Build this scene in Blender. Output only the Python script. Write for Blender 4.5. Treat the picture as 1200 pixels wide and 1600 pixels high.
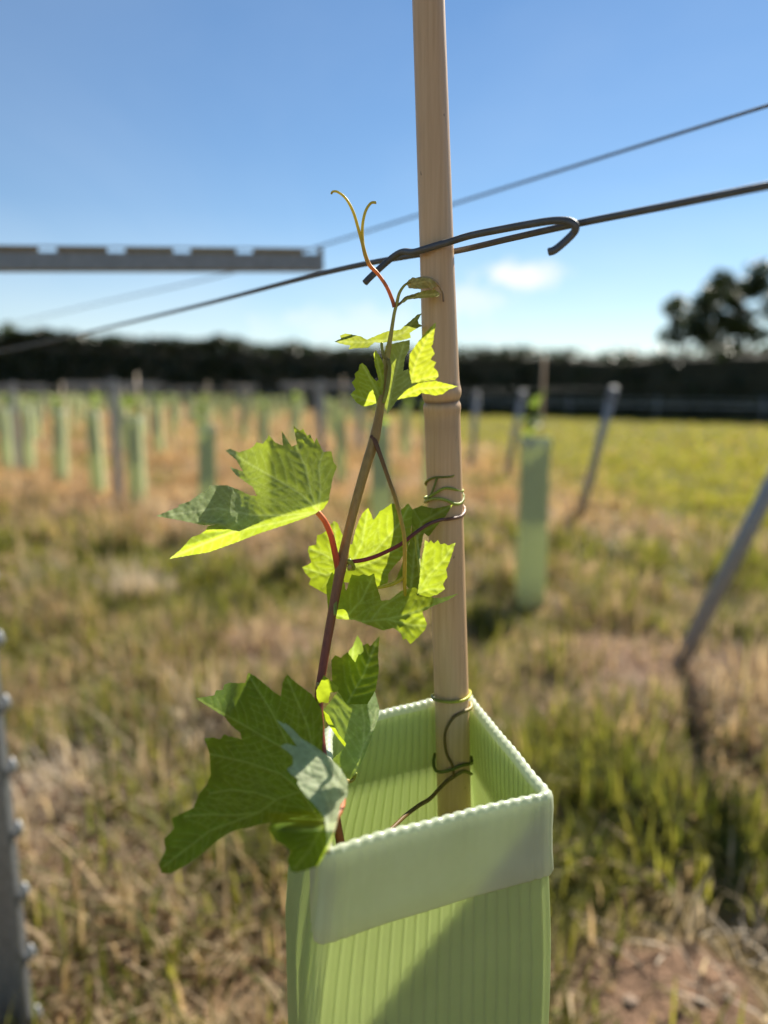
import bpy, bmesh, math, random
import numpy as np
from mathutils import Vector, Matrix
from mathutils.geometry import delaunay_2d_cdt

for o in list(bpy.data.objects):
    bpy.data.objects.remove(o)
rng = np.random.default_rng(7)
random.seed(7)
S = bpy.context.scene
COL = S.collection

# ------------------------------------------------------------------ camera
EYE = 0.77
PITCH = math.atan(190 / 1155)
FPX = 1155.0                      # focal length in pixels of the 1200 x 1600 picture
cam_d = bpy.data.cameras.new('camera')
cam = bpy.data.objects.new('camera', cam_d)
COL.objects.link(cam)
cam.location = (0, 0, EYE)
cam.rotation_euler = (math.pi / 2 - PITCH, 0, 0)
cam_d.sensor_width = 36
cam_d.lens = 36 * FPX / 1600
cam_d.clip_start = 0.01
cam_d.clip_end = 3000
cam_d.dof.use_dof = True
cam_d.dof.focus_distance = 0.305
cam_d.dof.aperture_fstop = 4.6
S.camera = cam

# ------------------------------------------------------------------ sky, sun, exposure
SUN_AZ, SUN_EL = math.radians(33), math.radians(39)
SDIR = Vector((math.sin(SUN_AZ) * math.cos(SUN_EL), math.cos(SUN_AZ) * math.cos(SUN_EL), math.sin(SUN_EL)))


def ray(px, py):
    a = (px - 600) / FPX
    b = -(py - 800) / FPX
    c, s = math.cos(PITCH), math.sin(PITCH)
    return Vector((a, c + b * s, -s + b * c))


W = bpy.data.worlds.new('World')
S.world = W
W.use_nodes = True
nt = W.node_tree
nt.nodes.clear()


def N(tree, kind, **kw):
    n = tree.nodes.new(kind)
    for k, v in kw.items():
        if k.startswith('_'):
            setattr(n, k[1:], v)
        else:
            n.inputs[k.replace('__', ' ')].default_value = v
    return n


def math_n(t, op, a, b=None, clamp=False):
    n = t.nodes.new('ShaderNodeMath')
    n.operation = op
    n.use_clamp = clamp
    for i, v in enumerate((a, b)):
        if v is None:
            continue
        if isinstance(v, (int, float)):
            n.inputs[i].default_value = v
        else:
            t.links.new(v, n.inputs[i])
    return n.outputs[0]


def ramp(t, fac, stops, interp='LINEAR'):
    n = t.nodes.new('ShaderNodeValToRGB')
    n.color_ramp.interpolation = interp
    el = n.color_ramp.elements
    while len(el) < len(stops):
        el.new(0.5)
    for e, (p, c) in zip(el, stops):
        e.position = p
        e.color = (*c, 1) if len(c) == 3 else c
    t.links.new(fac, n.inputs[0])
    return n.outputs[0]


def mixc(t, fac, a, b, mode='MIX'):
    n = t.nodes.new('ShaderNodeMix')
    n.data_type = 'RGBA'
    n.blend_type = mode
    for sock, v in ((n.inputs['Factor'], fac), (n.inputs[6], a), (n.inputs[7], b)):
        if isinstance(v, (int, float)):
            sock.default_value = v
        elif isinstance(v, tuple):
            sock.default_value = (*v, 1) if len(v) == 3 else v
        else:
            t.links.new(v, sock)
    return n.outputs[2]


sky = N(nt, 'ShaderNodeTexSky')
sky.sky_type = 'NISHITA'
sky.sun_disc = False
sky.sun_elevation = SUN_EL
sky.sun_rotation = SUN_AZ
sky.altitude = 60
sky.air_density = 1.0
sky.dust_density = 0.0
sky.ozone_density = 2.2
bg = N(nt, 'ShaderNodeBackground', Strength=0.052)
out = N(nt, 'ShaderNodeOutputWorld')
tc = N(nt, 'ShaderNodeTexCoord')
SKYV = tc.outputs['Generated']
# thin high cloud: stretched noise on the cloud plane (direction divided by height)
sep = N(nt, 'ShaderNodeSeparateXYZ')
nt.links.new(SKYV, sep.inputs[0])
zz = math_n(nt, 'MAXIMUM', sep.outputs[2], 0.02)
comb = N(nt, 'ShaderNodeCombineXYZ')
nt.links.new(math_n(nt, 'DIVIDE', sep.outputs[0], math_n(nt, 'ADD', zz, 0.06)), comb.inputs[0])
nt.links.new(math_n(nt, 'DIVIDE', sep.outputs[1], math_n(nt, 'ADD', zz, 0.06)), comb.inputs[1])
mp = N(nt, 'ShaderNodeMapping')
mp.inputs['Scale'].default_value = (0.5, 0.28, 1)
mp.inputs['Rotation'].default_value = (0, 0, 0.5)
nt.links.new(comb.outputs[0], mp.inputs[0])
no = N(nt, 'ShaderNodeTexNoise', Scale=1.0, Detail=6.0, Roughness=0.58)
no.inputs['Distortion'].default_value = 0.6
nt.links.new(mp.outputs[0], no.inputs['Vector'])
wisp = ramp(nt, no.outputs[0], [(0.42, (0, 0, 0)), (0.75, (1, 1, 1))])
wispf = math_n(nt, 'MULTIPLY', wisp, 0.30)
# thicker streaks low over the horizon
low = math_n(nt, 'SUBTRACT', 1.0, math_n(nt, 'MULTIPLY', zz, 4.6), clamp=True)
wispf = math_n(nt, 'ADD', math_n(nt, 'MULTIPLY', wispf, math_n(nt, 'ADD', 0.35, low)),
               math_n(nt, 'MULTIPLY', low, 0.22), clamp=True)


# one small cumulus with a tail, low in the sky
def cloudlet(px, py, sx, sy, seed):
    d = ray(px, py).normalized()
    r = d.cross(Vector((0, 0, 1))).normalized()
    u = r.cross(d)
    dots = []
    for v, sc in ((r, sx), (u, sy)):
        n = N(nt, 'ShaderNodeVectorMath')
        n.operation = 'DOT_PRODUCT'
        n.inputs[1].default_value = v
        nt.links.new(SKYV, n.inputs[0])
        dots.append(math_n(nt, 'DIVIDE', n.outputs['Value'], sc))
    n = N(nt, 'ShaderNodeVectorMath')
    n.operation = 'DOT_PRODUCT'
    n.inputs[1].default_value = d
    nt.links.new(SKYV, n.inputs[0])
    front = math_n(nt, 'GREATER_THAN', n.outputs['Value'], 0.0)
    ns = N(nt, 'ShaderNodeTexNoise', Scale=34.0, Detail=7.0, Roughness=0.62)
    nt.links.new(SKYV, ns.inputs['Vector'])
    rr = math_n(nt, 'ADD', math_n(nt, 'POWER', dots[0], 2.0), math_n(nt, 'POWER', dots[1], 2.0))
    rr = math_n(nt, 'SQRT', rr)
    rr = math_n(nt, 'ADD', rr, math_n(nt, 'MULTIPLY', math_n(nt, 'SUBTRACT', ns.outputs[0], 0.5), 2.4))
    m = N(nt, 'ShaderNodeMapRange')
    m.interpolation_type = 'SMOOTHSTEP'
    m.inputs[1].default_value = 1.15
    m.inputs[2].default_value = 0.35
    nt.links.new(rr, m.inputs[0])
    return math_n(nt, 'MULTIPLY', m.outputs[0], front)


cl = cloudlet(818, 428, 0.055, 0.020, 1)
cl2 = math_n(nt, 'MULTIPLY', cloudlet(722, 472, 0.07, 0.022, 2), 0.55)
cl3 = math_n(nt, 'MULTIPLY', cloudlet(560, 505, 0.13, 0.026, 3), 0.35)
cf = math_n(nt, 'MAXIMUM', math_n(nt, 'MAXIMUM', cl, cl2), cl3)
hs = N(nt, 'ShaderNodeHueSaturation', Saturation=1.12)
nt.links.new(sky.outputs[0], hs.inputs['Color'])
c1 = mixc(nt, wispf, hs.outputs[0], (7.6, 8.5, 9.4))
c2 = mixc(nt, cf, c1, (8.7, 9.0, 9.8))
nt.links.new(c2, bg.inputs[0])
nt.links.new(bg.outputs[0], out.inputs[0])

sd = bpy.data.lights.new('sun', 'SUN')
sd.energy = 5.0
sd.angle = math.radians(0.53)
sd.color = (1.0, 0.93, 0.80)
sun = bpy.data.objects.new('sun', sd)
COL.objects.link(sun)
sun.rotation_euler = (-SDIR).to_track_quat('-Z', 'Y').to_euler()
sun.location = (0, 0, 10)

S.view_settings.view_transform = 'Standard'
S.view_settings.look = 'None'
S.view_settings.gamma = 1
S.view_settings.exposure = 1.2
S.view_settings.use_curve_mapping = False
S.cycles.use_denoising = True
S.cycles.max_bounces = 10
S.cycles.diffuse_bounces = 5
S.cycles.transmission_bounces = 8
S.cycles.transparent_max_bounces = 12
S.cycles.sample_clamp_indirect = 6
S.cycles.caustics_reflective = False
S.cycles.caustics_refractive = False


# ------------------------------------------------------------------ helpers
def U(px, py, zc):
    """world point seen at photo pixel (px, py), zc metres in front of the lens"""
    return ray(px, py) * zc + Vector((0, 0, EYE))


def PZ(px, py, z):
    r = ray(px, py)
    return r * ((z - EYE) / r.z) + Vector((0, 0, EYE))


def tag(o, label=None, cat=None, group=None, kind=None):
    if label:
        o['label'] = label
    if cat:
        o['category'] = cat
    if group:
        o['group'] = group
    if kind:
        o['kind'] = kind
    return o


def empty(name, loc=(0, 0, 0)):
    o = bpy.data.objects.new(name, None)
    o.empty_display_size = 0.02
    o.location = loc
    COL.objects.link(o)
    return o


def mesh_obj(name, verts, faces, mat, parent=None, cols=None, smooth=True):
    me = bpy.data.meshes.new(name)
    me.from_pydata([tuple(v) for v in verts], [], [tuple(f) for f in faces])
    if cols:
        for an, arr in cols.items():
            a = me.attributes.new(an, 'FLOAT_COLOR', 'POINT')
            arr = np.asarray(arr, dtype=np.float32)
            if arr.shape[1] == 3:
                arr = np.hstack([arr, np.ones((len(arr), 1), np.float32)])
            a.data.foreach_set('color', arr.ravel())
    if smooth:
        me.polygons.foreach_set('use_smooth', [True] * len(me.polygons))
    me.materials.append(mat)
    me.update()
    o = bpy.data.objects.new(name, me)
    COL.objects.link(o)
    if parent is not None:
        o.parent = parent
        o.matrix_parent_inverse = Matrix.Translation(-parent.location)
    return o


def fast_mesh(name, V, quads=None, tris=None, col=None, mat=None, smooth=False, trans=None):
    """numpy mesh: V (n,3), quads (m,4), tris (k,3)"""
    me = bpy.data.meshes.new(name)
    nq = 0 if quads is None else len(quads)
    ntr = 0 if tris is None else len(tris)
    me.vertices.add(len(V))
    me.vertices.foreach_set('co', np.asarray(V, np.float32).ravel())
    idx = []
    starts = []
    if nq:
        idx.append(np.asarray(quads, np.int32).ravel())
        starts.append(np.arange(nq) * 4)
    if ntr:
        idx.append(np.asarray(tris, np.int32).ravel())
        starts.append(np.arange(ntr) * 3 + nq * 4)
    idx = np.concatenate(idx)
    starts = np.concatenate(starts).astype(np.int32)
    me.loops.add(len(idx))
    me.loops.foreach_set('vertex_index', idx)
    me.polygons.add(nq + ntr)
    me.polygons.foreach_set('loop_start', starts)
    if smooth:
        me.polygons.foreach_set('use_smooth', np.ones(nq + ntr, bool))
    for an, arr in (('col', col), ('trans', trans)):
        if arr is not None:
            a = me.attributes.new(an, 'FLOAT_COLOR', 'POINT')
            a.data.foreach_set('color', np.hstack([arr, np.ones((len(arr), 1))]).astype(np.float32).ravel())
    me.update(calc_edges=True)
    me.validate()
    if mat:
        me.materials.append(mat)
    return me


def link(me, name, parent=None):
    o = bpy.data.objects.new(name, me)
    COL.objects.link(o)
    if parent is not None:
        o.parent = parent
        o.matrix_parent_inverse = Matrix.Translation(-parent.location)
    return o


def catmull(pts, n=8):
    pts = [np.array(p, float) for p in pts]
    if len(pts) < 3:
        return [pts[0] + (pts[-1] - pts[0]) * t for t in np.linspace(0, 1, n)]
    P = [2 * pts[0] - pts[1]] + pts + [2 * pts[-1] - pts[-2]]
    outp = []
    for i in range(1, len(P) - 2):
        p0, p1, p2, p3 = P[i - 1:i + 3]
        for t in np.linspace(0, 1, n, endpoint=False):
            outp.append(0.5 * ((2 * p1) + (-p0 + p2) * t + (2 * p0 - 5 * p1 + 4 * p2 - p3) * t * t
                               + (-p0 + 3 * p1 - 3 * p2 + p3) * t ** 3))
    outp.append(pts[-1])
    return outp


def tube_geo(pts, radii, seg=10, cap=True):
    pts = [Vector(p) for p in pts]
    V, F = [], []
    n = len(pts)
    t0 = (pts[1] - pts[0]).normalized()
    ref = t0.orthogonal().normalized()
    for i in range(n):
        t = (pts[min(i + 1, n - 1)] - pts[max(i - 1, 0)]).normalized()
        ref = (ref - t * ref.dot(t)).normalized()
        b = t.cross(ref)
        for k in range(seg):
            a = 2 * math.pi * k / seg
            V.append(pts[i] + (ref * math.cos(a) + b * math.sin(a)) * radii[i])
    for i in range(n - 1):
        for k in range(seg):
            k2 = (k + 1) % seg
            F.append((i * seg + k, i * seg + k2, (i + 1) * seg + k2, (i + 1) * seg + k))
    if cap:
        F.append(tuple(range(seg))[::-1])
        F.append(tuple((n - 1) * seg + k for k in range(seg)))
    return V, F


def tube_obj(name, ctrl, mat, parent=None, cols=None, seg=10, n=8, rough=0.0):
    """ctrl: list of (x, y, z, radius); cols: list of rgb along the length"""
    pts = catmull(ctrl, n)
    rr = [max(p[3], 1e-5) * (1 + rough * random.uniform(-1, 1)) for p in pts]
    V, F = tube_geo([p[:3] for p in pts], rr, seg)
    att = None
    if cols:
        cs = np.array(cols, float)
        u = np.linspace(0, len(cs) - 1, len(pts))
        i0 = np.clip(u.astype(int), 0, len(cs) - 2) if len(cs) > 1 else np.zeros(len(pts), int)
        f = (u - i0)[:, None]
        cc = cs[i0] * (1 - f) + cs[np.minimum(i0 + 1, len(cs) - 1)] * f
        att = {'col': np.repeat(cc, seg, axis=0)}
    return mesh_obj(name, V, F, mat, parent, att)


def box_geo(bm, x0, x1, y0, y1, z0, z1, mtx=None):
    vs = [bm.verts.new((x, y, z)) for z in (z0, z1) for y in (y0, y1) for x in (x0, x1)]
    for f in ((0, 2, 3, 1), (4, 5, 7, 6), (0, 1, 5, 4), (2, 6, 7, 3), (0, 4, 6, 2), (1, 3, 7, 5)):
        bm.faces.new([vs[i] for i in f])
    if mtx is not None:
        bmesh.ops.transform(bm, matrix=mtx, verts=vs)
    return vs


def bm_obj(name, bm, mat, parent=None, smooth=False):
    me = bpy.data.meshes.new(name)
    bm.to_mesh(me)
    bm.free()
    if smooth:
        me.polygons.foreach_set('use_smooth', [True] * len(me.polygons))
    me.materials.append(mat)
    return link(me, name, parent)


def vnoise(x, y, seed=0):
    x = np.asarray(x, float)
    y = np.asarray(y, float)
    xi, yi = np.floor(x).astype(np.int64), np.floor(y).astype(np.int64)
    fx, fy = x - xi, y - yi
    fx = fx * fx * (3 - 2 * fx)
    fy = fy * fy * (3 - 2 * fy)

    def h(a, b):
        v = np.sin(a * 127.1 + b * 311.7 + seed * 74.7) * 43758.5453
        return v - np.floor(v)
    return ((h(xi, yi) * (1 - fx) + h(xi + 1, yi) * fx) * (1 - fy)
            + (h(xi, yi + 1) * (1 - fx) + h(xi + 1, yi + 1) * fx) * fy)


def fbm(x, y, seed=0, o=4):
    s, a, t = 0, 0.5, 0
    for i in range(o):
        s = s + a * vnoise(np.asarray(x) * 2 ** i, np.asarray(y) * 2 ** i, seed + i * 13)
        t += a
        a *= 0.5
    return s / t


def sstep(a, b, x):
    t = np.clip((np.asarray(x, float) - a) / (b - a), 0, 1)
    return t * t * (3 - 2 * t)


# ------------------------------------------------------------------ materials
def new_mat(name):
    m = bpy.data.materials.new(name)
    m.use_nodes = True
    m.node_tree.nodes.clear()
    return m, m.node_tree, N(m.node_tree, 'ShaderNodeOutputMaterial')


def attr(t, name='col'):
    n = t.nodes.new('ShaderNodeAttribute')
    n.attribute_name = name
    return n.outputs['Color']


def objpos(t, scale=(1, 1, 1)):
    g = t.nodes.new('ShaderNodeNewGeometry')
    m = N(t, 'ShaderNodeMapping')
    m.inputs['Scale'].default_value = scale
    t.links.new(g.outputs['Position'], m.inputs[0])
    return m.outputs[0]


def noise_n(t, vec, scale, detail=4, rough=0.55):
    n = N(t, 'ShaderNodeTexNoise', Scale=scale, Detail=detail, Roughness=rough)
    t.links.new(vec, n.inputs['Vector'])
    return n.outputs[0]


def bump_n(t, h, strength, dist):
    b = N(t, 'ShaderNodeBump', Strength=strength, Distance=dist)
    t.links.new(h, b.inputs['Height'])
    return b.outputs[0]


def mat_sheet(name, fac=0.5, rough=0.5, spec=0.3, bscale=2500, bump=0.15):
    """thin plant tissue or sheet: reflects 'col', lets 'trans' through"""
    m, t, o = new_mat(name)
    p = N(t, 'ShaderNodeBsdfPrincipled', Roughness=rough)
    p.inputs['Specular IOR Level'].default_value = spec
    c = attr(t, 'col')
    k = noise_n(t, objpos(t), bscale / 6, 3)
    cm = mixc(t, 1.0, c, ramp(t, k, [(0.25, (0.72, 0.72, 0.72)), (0.75, (1.18, 1.18, 1.18))]), 'MULTIPLY')
    t.links.new(cm, p.inputs['Base Color'])
    tr = N(t, 'ShaderNodeBsdfTranslucent')
    t.links.new(mixc(t, 1.0, attr(t, 'trans'), ramp(t, k, [(0.25, (0.85, 0.85, 0.85)), (0.75, (1.1, 1.1, 1.1))]), 'MULTIPLY'),
                tr.inputs['Color'])
    nb = bump_n(t, noise_n(t, objpos(t), bscale, 2), bump, 0.0004)
    t.links.new(nb, p.inputs['Normal'])
    mx = N(t, 'ShaderNodeMixShader', Fac=fac)
    t.links.new(p.outputs[0], mx.inputs[1])
    t.links.new(tr.outputs[0], mx.inputs[2])
    t.links.new(mx.outputs[0], o.inputs[0])
    return m


M_LEAF = mat_sheet('leaf_tissue', 0.55, 0.5, 0.22)
M_GRASS = mat_sheet('grass_blade', 0.48, 0.6, 0.2, 60, 0)
M_TREELEAF = mat_sheet('tree_leaf', 0.3, 0.45, 0.4, 30, 0)


def mat_attr(name, rough=0.45, spec=0.4, sss=0.0):
    m, t, o = new_mat(name)
    p = N(t, 'ShaderNodeBsdfPrincipled', Roughness=rough)
    p.inputs['Specular IOR Level'].default_value = spec
    k = noise_n(t, objpos(t, (1, 1, 0.25)), 900, 3)
    t.links.new(mixc(t, 1.0, attr(t), ramp(t, k, [(0.3, (0.8, 0.8, 0.8)), (0.7, (1.15, 1.15, 1.15))]), 'MULTIPLY'),
                p.inputs['Base Color'])
    t.links.new(bump_n(t, k, 0.2, 0.0004), p.inputs['Normal'])
    if sss:
        tr = N(t, 'ShaderNodeBsdfTranslucent')
        t.links.new(attr(t), tr.inputs[0])
        mx = N(t, 'ShaderNodeMixShader', Fac=sss)
        t.links.new(p.outputs[0], mx.inputs[1])
        t.links.new(tr.outputs[0], mx.inputs[2])
        t.links.new(mx.outputs[0], o.inputs[0])
    else:
        t.links.new(p.outputs[0], o.inputs[0])
    return m


M_STEM = mat_attr('vine_stem', 0.42, 0.4, 0.2)
M_TENDRIL = mat_attr('vine_tendril', 0.4, 0.4, 0.35)


def mat_cane(name, dark, mid, lite):
    m, t, o = new_mat(name)
    p = N(t, 'ShaderNodeBsdfPrincipled', Roughness=0.42)
    p.inputs['Specular IOR Level'].default_value = 0.45
    g = objpos(t, (1, 1, 0.035))
    k = noise_n(t, g, 700, 5, 0.6)
    k2 = noise_n(t, objpos(t, (1, 1, 0.3)), 60, 5, 0.6)
    base = ramp(t, k, [(0.2, dark), (0.5, mid), (0.8, lite)])
    base = mixc(t, ramp(t, k2, [(0.45, (0, 0, 0)), (0.8, (0.35, 0.35, 0.35))]), base, dark)
    k3 = noise_n(t, objpos(t, (1, 1, 0.45)), 420, 2)
    base = mixc(t, ramp(t, k3, [(0.735, (0, 0, 0)), (0.76, (0.7, 0.7, 0.7))]), base, (0.06, 0.035, 0.02))
    base = mixc(t, attr(t, 'mark'), base, (0.10, 0.06, 0.035))
    t.links.new(base, p.inputs['Base Color'])
    t.links.new(bump_n(t, k, 0.35, 0.0005), p.inputs['Normal'])
    t.links.new(p.outputs[0], o.inputs[0])
    return m


M_CANE = mat_cane('bamboo', (0.50, 0.315, 0.165), (0.60, 0.40, 0.22), (0.66, 0.46, 0.27))


def mat_steel(name, base=0.42, metal=0.75, rough=0.42, tint=(1, 1, 1)):
    m, t, o = new_mat(name)
    p = N(t, 'ShaderNodeBsdfPrincipled', Roughness=rough, Metallic=metal)
    k = noise_n(t, objpos(t), 140, 5, 0.6)
    k2 = noise_n(t, objpos(t), 1100, 3, 0.6)
    lo, hi = base * 0.7, base * 1.25
    c = ramp(t, k, [(0.3, (lo * tint[0], lo * tint[1], lo * tint[2])), (0.7, (hi * tint[0], hi * tint[1], hi * tint[2]))])
    c = mixc(t, 0.35, c, ramp(t, k2, [(0.35, (lo, lo, lo)), (0.65, (hi, hi, hi))]))
    t.links.new(c, p.inputs['Base Color'])
    t.links.new(ramp(t, k2, [(0.3, (rough - 0.1,) * 3), (0.7, (rough + 0.18,) * 3)]), p.inputs['Roughness'])
    t.links.new(bump_n(t, k2, 0.12, 0.0004), p.inputs['Normal'])
    t.links.new(p.outputs[0], o.inputs[0])
    return m


M_STEEL = mat_steel('galvanised_steel', 0.40, 0.6, 0.45, (0.95, 1.0, 1.06))
M_WIRE = mat_steel('wire_steel', 0.12, 0.5, 0.52, (0.97, 1.0, 1.04))
M_SHADESTEEL = mat_steel('shaded_galvanised_steel', 0.24, 0.7, 0.42, (0.95, 1.0, 1.07))  # darker copy of the steel, backlit shade put into its base colour
M_POST = mat_steel('weathered_steel', 0.30, 0.4, 0.55, (0.97, 1.0, 1.05))


def mat_plastic(name, col, tr, fac, rough=0.33, clear=0.0):
    m, t, o = new_mat(name)
    p = N(t, 'ShaderNodeBsdfPrincipled', Roughness=rough)
    p.inputs['Specular IOR Level'].default_value = 0.5
    g = objpos(t)
    k = noise_n(t, g, 45, 5, 0.6)
    dust = ramp(t, noise_n(t, g, 900, 3), [(0.70, (0, 0, 0)), (0.78, (0.5, 0.5, 0.5))])
    c = mixc(t, 1.0, col, ramp(t, k, [(0.3, (0.9, 0.9, 0.88)), (0.7, (1.06, 1.06, 1.06))]), 'MULTIPLY')
    c = mixc(t, dust, c, (0.30, 0.28, 0.2))
    t.links.new(c, p.inputs['Base Color'])
    st = noise_n(t, objpos(t, (1, 1, 0.02)), 900, 3)
    t.links.new(bump_n(t, st, 0.25, 0.0003), p.inputs['Normal'])
    tl = N(t, 'ShaderNodeBsdfTranslucent', Color=(*tr, 1))
    mx = N(t, 'ShaderNodeMixShader', Fac=fac)
    t.links.new(p.outputs[0], mx.inputs[1])
    t.links.new(tl.outputs[0], mx.inputs[2])
    fin = mx.outputs[0]
    if clear:
        tp = N(t, 'ShaderNodeBsdfTransparent', Color=(0.92, 1.0, 0.75, 1))
        m2 = N(t, 'ShaderNodeMixShader', Fac=clear)
        t.links.new(fin, m2.inputs[1])
        t.links.new(tp.outputs[0], m2.inputs[2])
        fin = m2.outputs[0]
    t.links.new(fin, o.inputs[0])
    return m


M_TUBE = mat_plastic('shelter_plastic', (0.56, 0.64, 0.36), (0.64, 0.71, 0.37), 0.53, 0.33, 0.10)
M_COLLAR = mat_plastic('shelter_fold_plastic', (0.64, 0.69, 0.55), (0.66, 0.71, 0.48), 0.40, 0.28, 0.03)
M_TUBEFAR = mat_plastic('far_shelter_plastic', (0.58, 0.63, 0.38), (0.64, 0.69, 0.36), 0.42, 0.5)


def mat_ground():
    m, t, o = new_mat('field_soil')
    p = N(t, 'ShaderNodeBsdfPrincipled', Roughness=0.95)
    p.inputs['Specular IOR Level'].default_value = 0.1
    g = objpos(t)
    k = noise_n(t, g, 22, 6, 0.65)
    k2 = noise_n(t, g, 130, 4, 0.6)
    c = mixc(t, 1.0, attr(t), ramp(t, k, [(0.3, (0.6, 0.6, 0.6)), (0.7, (1.3, 1.3, 1.3))]), 'MULTIPLY')
    c = mixc(t, 1.0, c, ramp(t, k2, [(0.3, (0.65, 0.65, 0.65)), (0.7, (1.3, 1.3, 1.3))]), 'MULTIPLY')
    t.links.new(c, p.inputs['Base Color'])
    t.links.new(bump_n(t, k2, 0.8, 0.02), p.inputs['Normal'])
    t.links.new(p.outputs[0], o.inputs[0])
    return m


M_GROUND = mat_ground()


def mat_plain(name, col, rough=0.8, scale=20, spec=0.2):
    m, t, o = new_mat(name)
    p = N(t, 'ShaderNodeBsdfPrincipled', Roughness=rough)
    p.inputs['Specular IOR Level'].default_value = spec
    k = noise_n(t, objpos(t), scale, 5)
    t.links.new(mixc(t, 1.0, col, ramp(t, k, [(0.3, (0.65, 0.65, 0.65)), (0.7, (1.25, 1.25, 1.25))]), 'MULTIPLY'),
                p.inputs['Base Color'])
    t.links.new(bump_n(t, k, 0.4, 0.01), p.inputs['Normal'])
    t.links.new(p.outputs[0], o.inputs[0])
    return m


M_BARK = mat_plain('bark', (0.075, 0.06, 0.045), 0.9, 9)
M_HEDGECORE = mat_plain('hedge_core_dark', (0.035, 0.035, 0.022), 0.95, 4)
M_TAPE = mat_plain('fence_tape', (0.45, 0.46, 0.47), 0.5, 8)
M_STALK = mat_plain('dry_stalk', (0.42, 0.30, 0.17), 0.8, 200)
M_PEBBLE = mat_plain('stone', (0.26, 0.19, 0.14), 0.8, 60)
M_SOIL = mat_plain('mole_soil', (0.05, 0.032, 0.022), 0.95, 60)

# ------------------------------------------------------------------ the field
ROWDIR = np.array([-0.682, 0.731])
PERP = np.array([0.731, 0.682])
ROWW = [0.20, 2.17] + [3.87 + 1.72 * k for k in range(24)]


def ground_z(x, y):
    x = np.asarray(x, float)
    y = np.asarray(y, float)
    near = np.exp(-(x ** 2 + y ** 2) / 400)
    return (0.045 * (fbm(x * 1.1, y * 1.1, 3) - 0.5) + 0.05 * (fbm(x * 3.5, y * 3.5, 5, 3) - 0.5)) * near


def end_x(y):
    """where the vine rows stop and the mown headland begins"""
    y = np.asarray(y, float)
    return np.where(y < 7, 1.25 - 0.03 * y, 1.04 - 0.10 * (y - 7))


BARE = [(1000, 1545, 0.09), (1085, 1530, 0.08), (1110, 1060, 0.32), (1010, 1035, 0.25), (1150, 1070, 0.3), (60, 1260, 0.22), (110, 1420, 0.2), (40, 1500, 0.18), (190, 1230, 0.14), (900, 1110, 0.12),
        (770, 800, 0.35), (420, 1010, 0.18)]
PALE = [(1165, 1500, 0.12), (330, 1150, 0.1), (215, 930, 0.14), (60, 1240, 0.1)]


def blobs(x, y, L):
    m = np.zeros(np.shape(x))
    for px, py, r in L:
        c = PZ(px, py, 0)
        m = np.maximum(m, np.exp(-((x - c.x) ** 2 + (y - c.y) ** 2) / (r * r)))
    return sstep(0.25, 0.6, m + 0.5 * (fbm(np.asarray(x) * 7, np.asarray(y) * 7, 91, 3) - 0.5))


def field(x, y):
    """(row strip, headland, bare soil, dry) masks"""
    x = np.asarray(x, float)
    y = np.asarray(y, float)
    wob = 0.35 * (fbm(x * 0.9, y * 0.9, 21) - 0.5)
    w = x * PERP[0] + y * PERP[1] + wob
    dist = np.full(x.shape, 9.0)
    for rw in ROWW:
        dist = np.minimum(dist, np.abs(w - rw))
    strip = 1 - sstep(0.22, 0.62, dist)
    strip = strip * (0.35 + 0.65 * sstep(2.0, 4.0, y))
    head = sstep(-0.5, 1.3, x - end_x(y) + 1.0 * (fbm(x * 0.8, y * 0.8, 31) - 0.5)) * sstep(2.2, 4.6, y)
    n1 = fbm(x * 2.3, y * 2.3, 41)
    soil = sstep(0.50, 0.60, n1) * np.maximum(strip, 0.5 * (1 - sstep(2.5, 4, y)))
    soil = np.maximum(soil, blobs(x, y, BARE))
    dry = np.clip(strip * 0.8 + sstep(0.36, 0.62, fbm(x * 2.6 + 5, y * 2.6, 51)) * 0.85, 0, 1)
    far_left = sstep(3.0, 6.5, y)
    dry = np.clip(dry + 0.38 * far_left, 0, 1) * (1 - 0.92 * head)
    return strip, head, soil * (1 - head), dry


C_GREEN = np.array([0.115, 0.125, 0.022])
C_GREEN2 = np.array([0.175, 0.170, 0.030])
C_DRY = np.array([0.50, 0.345, 0.18])
C_DRY2 = np.array([0.38, 0.25, 0.13])
C_SOIL = np.array([0.30, 0.19, 0.125])


def field_col(x, y):
    strip, head, soil, dry = field(x, y)
    n = fbm(x * 3, y * 3, 61)[:, None]
    g = C_GREEN * (1 - n) + C_GREEN2 * n
    d = C_DRY2 * (1 - n) + C_DRY * n
    c = g * (1 - dry[:, None]) + d * dry[:, None]
    c = c * (1 - soil[:, None]) + C_SOIL * soil[:, None]
    return c


# one sheet, fine near the camera and coarse out to the horizon
nr, na = 330, 360
rad = np.concatenate([[0.02], 0.25 * (900 / 0.25) ** (np.linspace(0, 1, nr - 1))])
ang = np.linspace(0, 2 * math.pi, na, endpoint=False)
# more angular detail towards the view
ang = ang - 0.75 * np.sin(ang - math.pi / 2) * 1.0 if False else ang
RR, AA = np.meshgrid(rad, ang, indexing='ij')
gx, gy = (RR * np.cos(AA)).ravel(), (RR * np.sin(AA)).ravel()
gz = ground_z(gx, gy)
V = np.stack([gx, gy, gz], 1)
ii, jj = np.meshgrid(np.arange(nr - 1), np.arange(na), indexing='ij')
ii, jj = ii.ravel(), jj.ravel()
Q = np.stack([ii * na + jj, (ii + 1) * na + jj, (ii + 1) * na + (jj + 1) % na, ii * na + (jj + 1) % na], 1)
me = fast_mesh('ground', V, quads=Q, tris=np.array([[k, (k + 1) % na, 0] for k in range(1, na - 1)]), col=field_col(gx, gy) * 0.75,
               mat=M_GROUND, smooth=True)
tag(link(me, 'ground'), 'dry vineyard soil with straw strips and thin turf', 'ground', kind='structure')


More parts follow.
